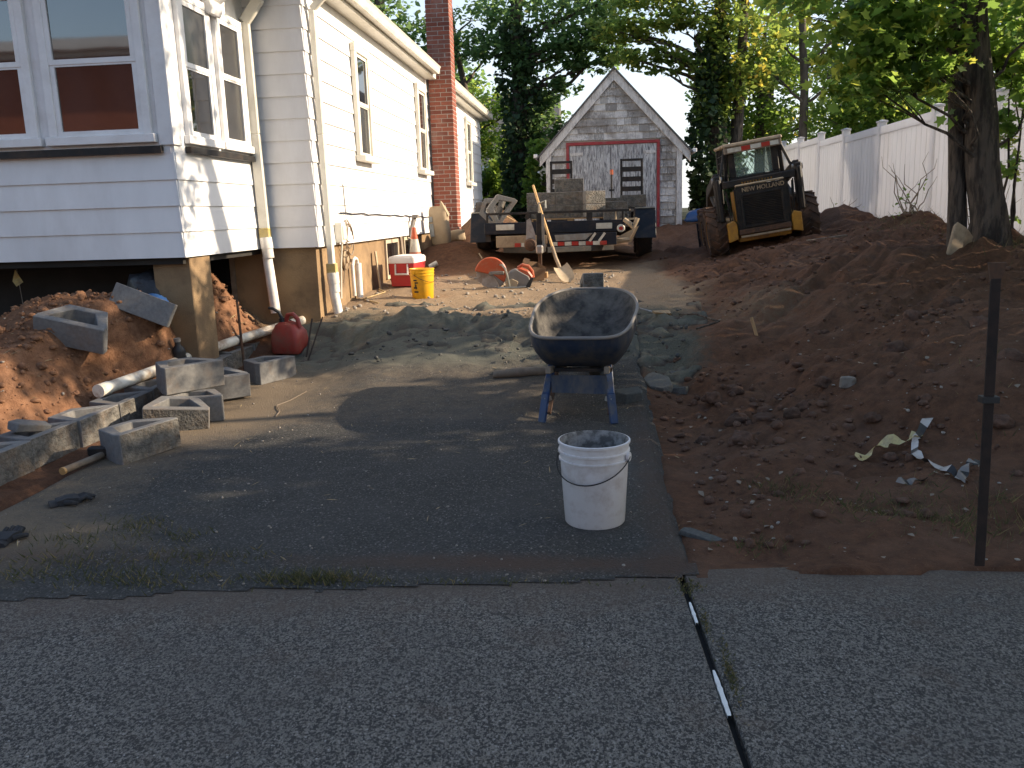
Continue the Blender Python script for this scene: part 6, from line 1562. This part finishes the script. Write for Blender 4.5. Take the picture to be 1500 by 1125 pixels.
tree('background_tree', 'tall airy tree behind the slim maple on the right', 'tree', (6.6, 35.0), [(0, 0, 0, .25), (0, 0, 4, .2), (.1, 0, 8, .12), (.1, 0, 11, .05)],
     [(-1.6, 0, 3.0, 1.3, 1.0, .9, 700), (.4, 0, 3.4, 1.3, 1.0, .9, 700), (2.2, 0, 3.6, 1.3, 1.0, .8, 600), (-1.9, 0, 5.0, 1.2, .9, .7, 420), (.2, 0, 5.4, 1.3, 1.0, .7, 460), (2.0, 0, 5.6, 1.3, 1.0, .7, 420), (-1.2, 0, 6.8, 1.3, 1.0, .7, 380), (1.3, 0, 7.0, 1.4, 1.0, .7, 380)], .158, 'leaf_yellow', dens=1.2, seed=31, group='trees at the back of the yard')
tree('background_tree', 'tall green tree far behind the white fence at the right', 'tree', (13.2, 34.0), [(0, 0, 0, .25), (0, 0, 4, .2), (.1, 0, 8, .12), (.1, 0, 11, .05)],
     [(-2.4, 0, 3.0, 1.4, 1.1, .9, 700), (.2, 0, 3.4, 1.4, 1.1, .9, 700), (2.6, 0, 3.6, 1.4, 1.1, .9, 600), (-2.6, 0, 5.0, 1.2, 1.0, .7, 420), (-.2, 0, 5.4, 1.3, 1.0, .7, 460), (2.2, 0, 5.6, 1.3, 1.0, .7, 420), (-1.8, 0, 6.8, 1.4, 1.0, .7, 380), (1.0, 0, 7.0, 1.4, 1.0, .7, 380)], .158, 'leaf_yellow', dens=1.2, seed=33, group='trees at the back of the yard')
# dark conifer behind
cf = thing('conifer', 'dark pointed conifer standing behind the leafy trees on the right', 'tree', (9.4, 31, 1.1))
MB().tube([(0, 0, 0), (0, 0, 7)], [.2, .03], 8).build('trunk', 'bark', cf)
cl_ = []
for i in range(9):
    z = 1.6 + i * .58; r = 1.9 * (1 - i / 10)
    for k in range(7): a = k * .9 + i; cl_.append((r * .6 * math.cos(a), r * .6 * math.sin(a), z, r * .42, r * .42, .34, 160))
me = leaf_cloud(cl_, .20, 'leaf_dark'); o = bpy.data.objects.new('crown', me); COL.objects.link(o); o.parent = cf; o['kind'] = 'stuff'
# shrubs low at the back left and by the shed corner
def shrub(name, label, x, y, cl, size, mat, group, cat='shrub'):
    t = thing(name, label, cat, (x, y, bz(x, y)), group=group); b = MB()
    for j, c in enumerate(cl): b.tube(wavy((.1 * j - .1, 0, -.05), c[:3], 5, .12, j + 3), [.03, .024, .018, .012, .006], 5)
    b.build('stem', 'bark', t, smooth=True)
    me = leaf_cloud(cl, size, mat); o = bpy.data.objects.new('leaves', me); COL.objects.link(o); o.parent = t; o['kind'] = 'stuff'
shrub('shrub', 'bright sunlit shrub between the house corner and the ivy trunk', -3.6, 28.4, [(-.3, 0, 1.3, .7, .5, .6, 700), (.4, 0, 1.6, .6, .5, .6, 600), (-.9, 0, 1.0, .6, .5, .5, 500)], .15, 'leaf_bright', 'shrubs at the back')
shrub('shrub', 'dark shrub against the back board fence', -5.0, 28.3, [(-.4, 0, 1.5, .9, .5, .9, 900), (.5, 0, 1.4, .8, .5, .9, 800)], .16, 'leaf_dark', 'shrubs at the back')
shrub('shrub', 'green shrub squeezed beside the left shed corner', -1.75, 25.0, [(0, 0, 1.2, .35, .4, .6, 420), (.15, 0, 2.0, .35, .4, .5, 380)], .14, 'leaf_bright', 'shrubs at the back')
shrub('shrub', 'dark ivy mass on the ground right of the shed', 3.0, 23.4, [(0, 0, .7, .45, .4, .7, 700), (.6, .2, .9, .5, .4, .8, 700)], .15, 'ivy', 'shrubs at the back')
crumple('blue_tarp', 'crumpled blue tarp on the ground at the right shed corner', 'tarp', (2.55, 21.6, bz(2.55, 21.6) + .12), (.38, .3, .2), 'blue_tarp', 19)
# the street trees that keep the front of the yard in shade
tree('street_tree', 'shade tree beyond the right edge by the street, nearer', 'tree', (9.6, 4.6), [(0, 0, 0, .25), (0, 0, 3, .2), (0, 0, 7.5, .08)],
     [(-1.2, -.8, 3.4, 1.5, 1.5, 1.0, 800), (-.8, .7, 3.6, 1.5, 1.2, 1.1, 900), (.8, -.2, 3.8, 1.7, 1.4, 1.2, 1000), (-1.4, .2, 5.2, 1.5, 1.5, 1.1, 900), (.4, -1.2, 5.4, 1.8, 1.7, 1.2, 1000), (0, 1.2, 6.2, 1.6, 1.5, 1.2, 800), (0, 0, 7.4, 1.6, 1.6, 1.0, 800)], .26, 'leaf_maple', seed=21, group='street trees shading the front')
tree('street_tree', 'shade tree beyond the right edge by the street, farther', 'tree', (10.5, .6), [(0, 0, 0, .25), (0, 0, 3, .2), (0, 0, 7.5, .08)],
     [(-1.2, -.8, 3.2, 1.6, 1.6, 1.1, 900), (-.8, 1.2, 3.4, 1.6, 1.6, 1.2, 950), (.8, 0, 3.8, 1.8, 1.7, 1.2, 1000), (-1.4, .2, 5.2, 1.6, 1.6, 1.2, 900), (.4, -1.2, 5.6, 1.8, 1.7, 1.2, 1000), (0, 1.2, 6.4, 1.6, 1.5, 1.2, 800), (0, 0, 7.6, 1.6, 1.6, 1.0, 800)], .27, 'leaf_maple', seed=22, group='street trees shading the front')
tree('street_tree', 'shade tree low behind the fence at the right edge', 'tree', (7.6, 7.8), [(0, 0, 0, .16), (0, 0, 2.5, .12), (0, 0, 4.5, .05)],
     [(-.6, -1.6, 2.2, 1.1, .8, .8, 420), (.6, .3, 2.4, 1.1, 1.1, .7, 300), (-.2, -2.0, 3.3, 1.0, .8, .8, 320), (-.2, .1, 3.3, 1.3, 1.0, .8, 110), (.9, -.9, 3.8, 1.2, .9, .9, 130)], .2, 'leaf_maple', seed=23, group='street trees shading the front')

tree('street_tree', 'unseen shade tree added behind the other two by the street', 'tree', (14.5, 3.4), [(0, 0, 0, .25), (0, 0, 4, .2), (0, 0, 8.5, .08)],
     [(-1.2, -1.8, 5.0, 1.6, 1.6, 1.2, 900), (-.8, 1.6, 5.2, 1.6, 1.6, 1.2, 900), (.4, 0, 5.4, 1.8, 1.7, 1.3, 1000), (-.6, .2, 7.0, 1.7, 1.7, 1.2, 900), (.4, -1.4, 7.4, 1.8, 1.7, 1.2, 900), (0, 1.4, 8.2, 1.6, 1.6, 1.2, 800)], .28, 'leaf_maple', seed=24, group='street trees shading the front')  # unseen tree added to close a sunny gap on the sidewalk

# weeds and dead stems by the fence
def weed(x, y, n, h, label, seed, leaves=20):
    r = random.Random(seed); t = thing('weed', label, 'weed', (x, y, gz(x, y) - .02), group='weeds along the fence'); b = MB()
    for k in range(n): b.tube(wavy((r.uniform(-.1, .1), r.uniform(-.1, .1), 0), (r.uniform(-.4, .4), r.uniform(-.3, .3), h * r.uniform(.5, 1)), 6, .08, seed + k), [.008, .008, .007, .006, .004, .002], 5)
    b.build('stem', 'old_wood', t)
    me = leaf_cloud([(0, 0, h * .35, .3, .25, h * .35, leaves)], .06, 'leaf_maple'); o = bpy.data.objects.new('leaves', me); COL.objects.link(o); o.parent = t; o['kind'] = 'stuff'
weed(4.25, 12.2, 9, .85, 'dry arching weeds on the dirt hump against the fence', 41, 30)
weed(4.5, 16.3, 5, .5, 'small weed at the fence beside the loader tyre', 43, 14)
weed(4.6, 10.6, 7, .7, 'dark weeds between the maple and the fence', 45, 60)
# ground cover and litter
def blades(name, label, spots, mat='grass'):
    P, X, Y, sx, sy = [], [], [], [], []
    for x, y, rx, ry, n, h in spots:
        for _ in range(n):
            px, py = x + random.gauss(0, rx), y + random.gauss(0, ry)
            P.append((px, py, max(gz(px, py), .004 if py < 3.4 + .1 * px else -9) - .003)); a = random.uniform(0, 6.28); tl = random.uniform(.2, 1.3)
            d = Vector((math.cos(a) * tl, math.sin(a) * tl, 1)).normalized(); s_ = d.cross(Vector((math.sin(a), -math.cos(a), .3))).normalized()
            X.append(tuple(s_)); Y.append(tuple(d)); sx.append(random.uniform(.004, .008)); sy.append(h * random.uniform(.4, 1.2))
    me = quads_mesh(name, np.array(P), np.array(X), np.array(Y), np.array(sx), np.array(sy), mat, 'blade')
    o = bpy.data.objects.new(name, me); COL.objects.link(o); return tag(o, label, 'grass', None, 'stuff')
blades('grass_tufts', 'dry grass tufts along the front edge of the driveway',
       [(-1.30, 3.26, .12, .035, 260, .065), (-1.12, 3.28, .10, .03, 160, .05), (-1.95, 3.25, .22, .05, 260, .05), (-2.5, 3.3, .25, .10, 260, .05), (-2.45, 3.7, .16, .10, 150, .05), (-1.75, 3.50, .15, .06, 120, .045), (-2.3, 3.9, .1, .06, 110, .045), (-2.0, 3.75, .07, .05, 60, .05), (-2.15, 3.42, .3, .08, 180, .05), (-.6, 3.27, .35, .02, 120, .035)])
blades('weedy_grass', 'sparse weeds on the dirt right of the driveway', [(.98, 4.45, .10, .08, 150, .06), (1.35, 4.15, .22, .10, 260, .06), (1.5, 3.98, .25, .08, 180, .06), (.72, 3.75, .10, .05, 80, .05), (2.0, 4.0, .3, .2, 300, .09), (1.75, 3.8, .2, .1, 120, .07), (4.2, 12.1, .35, .5, 300, .12), (4.4, 9.2, .3, .3, 300, .12), (-3.75, 6.55, .14, .25, 220, .06), (-3.7, 7.9, .1, .2, 100, .06), (2.9, 5.4, .5, .5, 120, .07)])
blades('seam_moss', 'moss and grit growing in the sidewalk joint', [(.42, 2.62, .010, .10, 320, .018), (.385, 2.95, .008, .06, 140, .016), (.35, 3.25, .03, .04, 160, .02)])
# white filler strip left in the sidewalk joint
def seam(y0, y1, w, label):
    xa = .475 + (y0 - .2) * (.322 - .475) / 3.127 + .012; xb = .475 + (y1 - .2) * (.322 - .475) / 3.127 + .012
    n = 14; vs = []; 
    for i in range(n + 1):
        k = i / n; x = xa + (xb - xa) * k; y = y0 + (y1 - y0) * k; ww = w * (.4 + .6 * math.sin(math.pi * min(1, .15 + k * .8))) * random.uniform(.7, 1.1)
        for zz in (-.006, .0055): vs += [(x - ww / 2, y, zz), (x + ww / 2, y, zz)]
    b = MB(); fs = []
    for i in range(n):
        a = i * 4; fs += [(a + 2, a + 3, a + 7, a + 6), (a, a + 2, a + 6, a + 4), (a + 1, a + 5, a + 7, a + 3)]
    b.add(vs, fs); return tag(b.build('joint_strip', 'pvc', None), label, 'strip', 'filler strips in the sidewalk joint')
seam(2.36, 2.62, .017, 'longer white filler strip in the sidewalk joint'); seam(2.95, 3.12, .014, 'shorter white filler strip in the sidewalk joint')
MB().box(.30, .52, .2, 3.4, -.10, -.028).build('joint_soil', 'dark_void')['kind'] = 'structure'

def pebbles(name, label, pts, mat, cat='gravel', sub=1):
    me = bpy.data.meshes.new(name); bm = bmesh.new(); bmesh.ops.create_icosphere(bm, subdivisions=sub, radius=1)
    base = np.array([v.co[:] for v in bm.verts]); tri = np.array([[v.index for v in f.verts] for f in bm.faces]); bm.free()
    n = len(pts); k = len(base); pts = np.array(pts)
    sc = pts[:, 3][:, None, None] * (.6 + .7 * RNG.random((n, 1, 3))); jit = 1 + .45 * (RNG.random((n, k, 1)) - .5)
    an = RNG.random(n) * 6.28; c, s_ = np.cos(an), np.sin(an)
    q_ = base[None] * jit * sc; q2 = np.stack([q_[..., 0] * c[:, None] - q_[..., 1] * s_[:, None], q_[..., 0] * s_[:, None] + q_[..., 1] * c[:, None], q_[..., 2] * .75], -1)
    co = (q2 + pts[:, None, :3]).reshape(-1, 3); f = (tri[None] + (np.arange(n) * k)[:, None, None]).reshape(-1, 3)
    me.vertices.add(len(co)); me.vertices.foreach_set('co', co.ravel()); me.loops.add(f.size); me.loops.foreach_set('vertex_index', f.ravel().astype(np.int32))
    me.polygons.add(len(f)); me.polygons.foreach_set('loop_start', np.arange(0, f.size, 3, dtype=np.int32)); me.update(calc_edges=True)
    me.materials.append(M[mat]); o = bpy.data.objects.new(name, me); COL.objects.link(o); return tag(o, label, cat, None, 'stuff')
def surf(x, y): 
    x = np.asarray(x); y = np.asarray(y); return np.where(in_drive(x, y), drive_z(x, y), ground_z(x, y))
def scatter(n, x0, x1, y0, y1, r0, r1, test=None, pw=3):
    x = RNG.uniform(x0, x1, n); y = RNG.uniform(y0, y1, n); ok = np.ones(n, bool) if test is None else test(x, y) > RNG.random(n)
    x, y = x[ok], y[ok]; r = r0 + (r1 - r0) * RNG.random(len(x)) ** pw
    return np.stack([x, y, surf(x, y) + r * .35, r], -1)
rt = lambda x, y: sstep(.42, .6, x) * np.clip(.3 + 1.2 * bumpf(x, y, 1.2, 5.9, .8, .9, 1) + 1.6 * fbm(x, y, 1.1, 3, 61), 0, 1)
pebbles('soil_crumbs', 'crumbs of dark soil scattered over the right bank', np.concatenate([scatter(5000, .4, 4.2, 3.5, 9.5, .004, .035, rt, 5), scatter(900, 1.0, 4.2, 9.5, 14, .008, .04, None, 5)]), 'soil_clod_dark', 'soil', 2)
pebbles('soil_crumbs', 'crumbs of orange soil scattered over the left slope', scatter(4200, -5.4, -3.6, 4.2, 9.0, .006, .04, None, 4), 'soil_clod_orange', 'soil')
pebbles('drive_grit', 'loose grit and pebbles on the driveway', np.concatenate([scatter(1100, -3.2, .35, 3.1, 9, .002, .009, None, 4), scatter(700, -2.9, .5, 9, 13, .006, .03, None, 4)]), 'stone', 'gravel')
pebbles('pale_pebbles', 'small pale stones in the dirt beside the driveway', np.concatenate([scatter(200, .4, 3.5, 3.5, 7.5, .004, .015, None, 3), scatter(120, -5.2, -3.7, 4.5, 8.5, .006, .025)]), 'stone', 'gravel')
pebbles('dust_lumps', 'lumps in the heaped stone dust', [(x, y, z + .03, r) for x, y, z, r in scatter(350, -2.4, .9, 7.6, 9.3, .005, .03, None, 5)], 'asphalt_chunk', 'gravel', 2)
# clods one could pick up
gc = 'clods of red soil on the bank'
for i, (x, y, r) in enumerate(((.98, 6.0, .085), (1.13, 5.85, .075), (.92, 5.35, .08), (1.30, 5.75, .06), (1.42, 5.95, .055), (.86, 6.45, .07), (1.60, 6.15, .06), (.72, 5.75, .05), (2.2, 6.5, .08), (2.45, 6.9, .07), (2.75, 6.4, .075), (1.05, 6.55, .06), (1.2, 6.15, .05), (2.9, 7.3, .09), (1.75, 5.5, .05), (2.3, 5.0, .06), (2.6, 5.6, .07))):
    o = crumple('soil_clod', 'rounded clod of dark red soil lying loose on the right bank', 'clod', (x, y, gz(x, y) + r * .3), (r, r * .9, r * .75), 'soil_clod_dark', 50 + i, .45); o['group'] = gc
go = 'clods of orange soil on the left slope'
for i, (x, y, r) in enumerate(((-4.55, 5.7, .06), (-4.3, 5.5, .05), (-4.7, 6.2, .07), (-4.1, 8.75, .05), (-3.85, 8.5, .05), (-4.4, 6.9, .06), (-5.0, 6.6, .06), (-4.2, 6.0, .045))):
    o = crumple('soil_clod', 'loose clod of orange soil on the slope beside the bay', 'clod', (x, y, gz(x, y) + r * .3), (r, r * .9, r * .75), 'soil_clod_orange', 90 + i, .45); o['group'] = go
# fallen leaves and straw
def litter(name, label, n, x0, x1, y0, y1, size, mat, shape='leaf', test=None):
    p = scatter(n, x0, x1, y0, y1, .004, .008, test); m = len(p); an = RNG.random(m) * 6.28
    X = np.stack([np.cos(an), np.sin(an), RNG.normal(0, .25, m)], -1); Y = np.stack([-np.sin(an), np.cos(an), RNG.normal(0, .25, m)], -1)
    s = size * (.5 + RNG.random(m)); P = p[:, :3].copy(); P[:, 2] += .008
    me = quads_mesh(name, P, X, Y, s * (.12 if shape == 'straw' else 1), s, mat, 'leaf'); o = bpy.data.objects.new(name, me); COL.objects.link(o); return tag(o, label, 'litter', None, 'stuff')
litter('fallen_leaves', 'dead leaves strewn over the dirt on the right', 260, .4, 4.0, 3.5, 9, .032, 'old_wood')
litter('straw', 'bits of straw and chips on the driveway and dust', 190, -3.2, .5, 3.4, 10.5, .05, 'straw', 'straw')
litter('straw', 'bits of dry straw on the left slope', 260, -5.2, -3.6, 4.5, 9, .09, 'straw', 'straw')
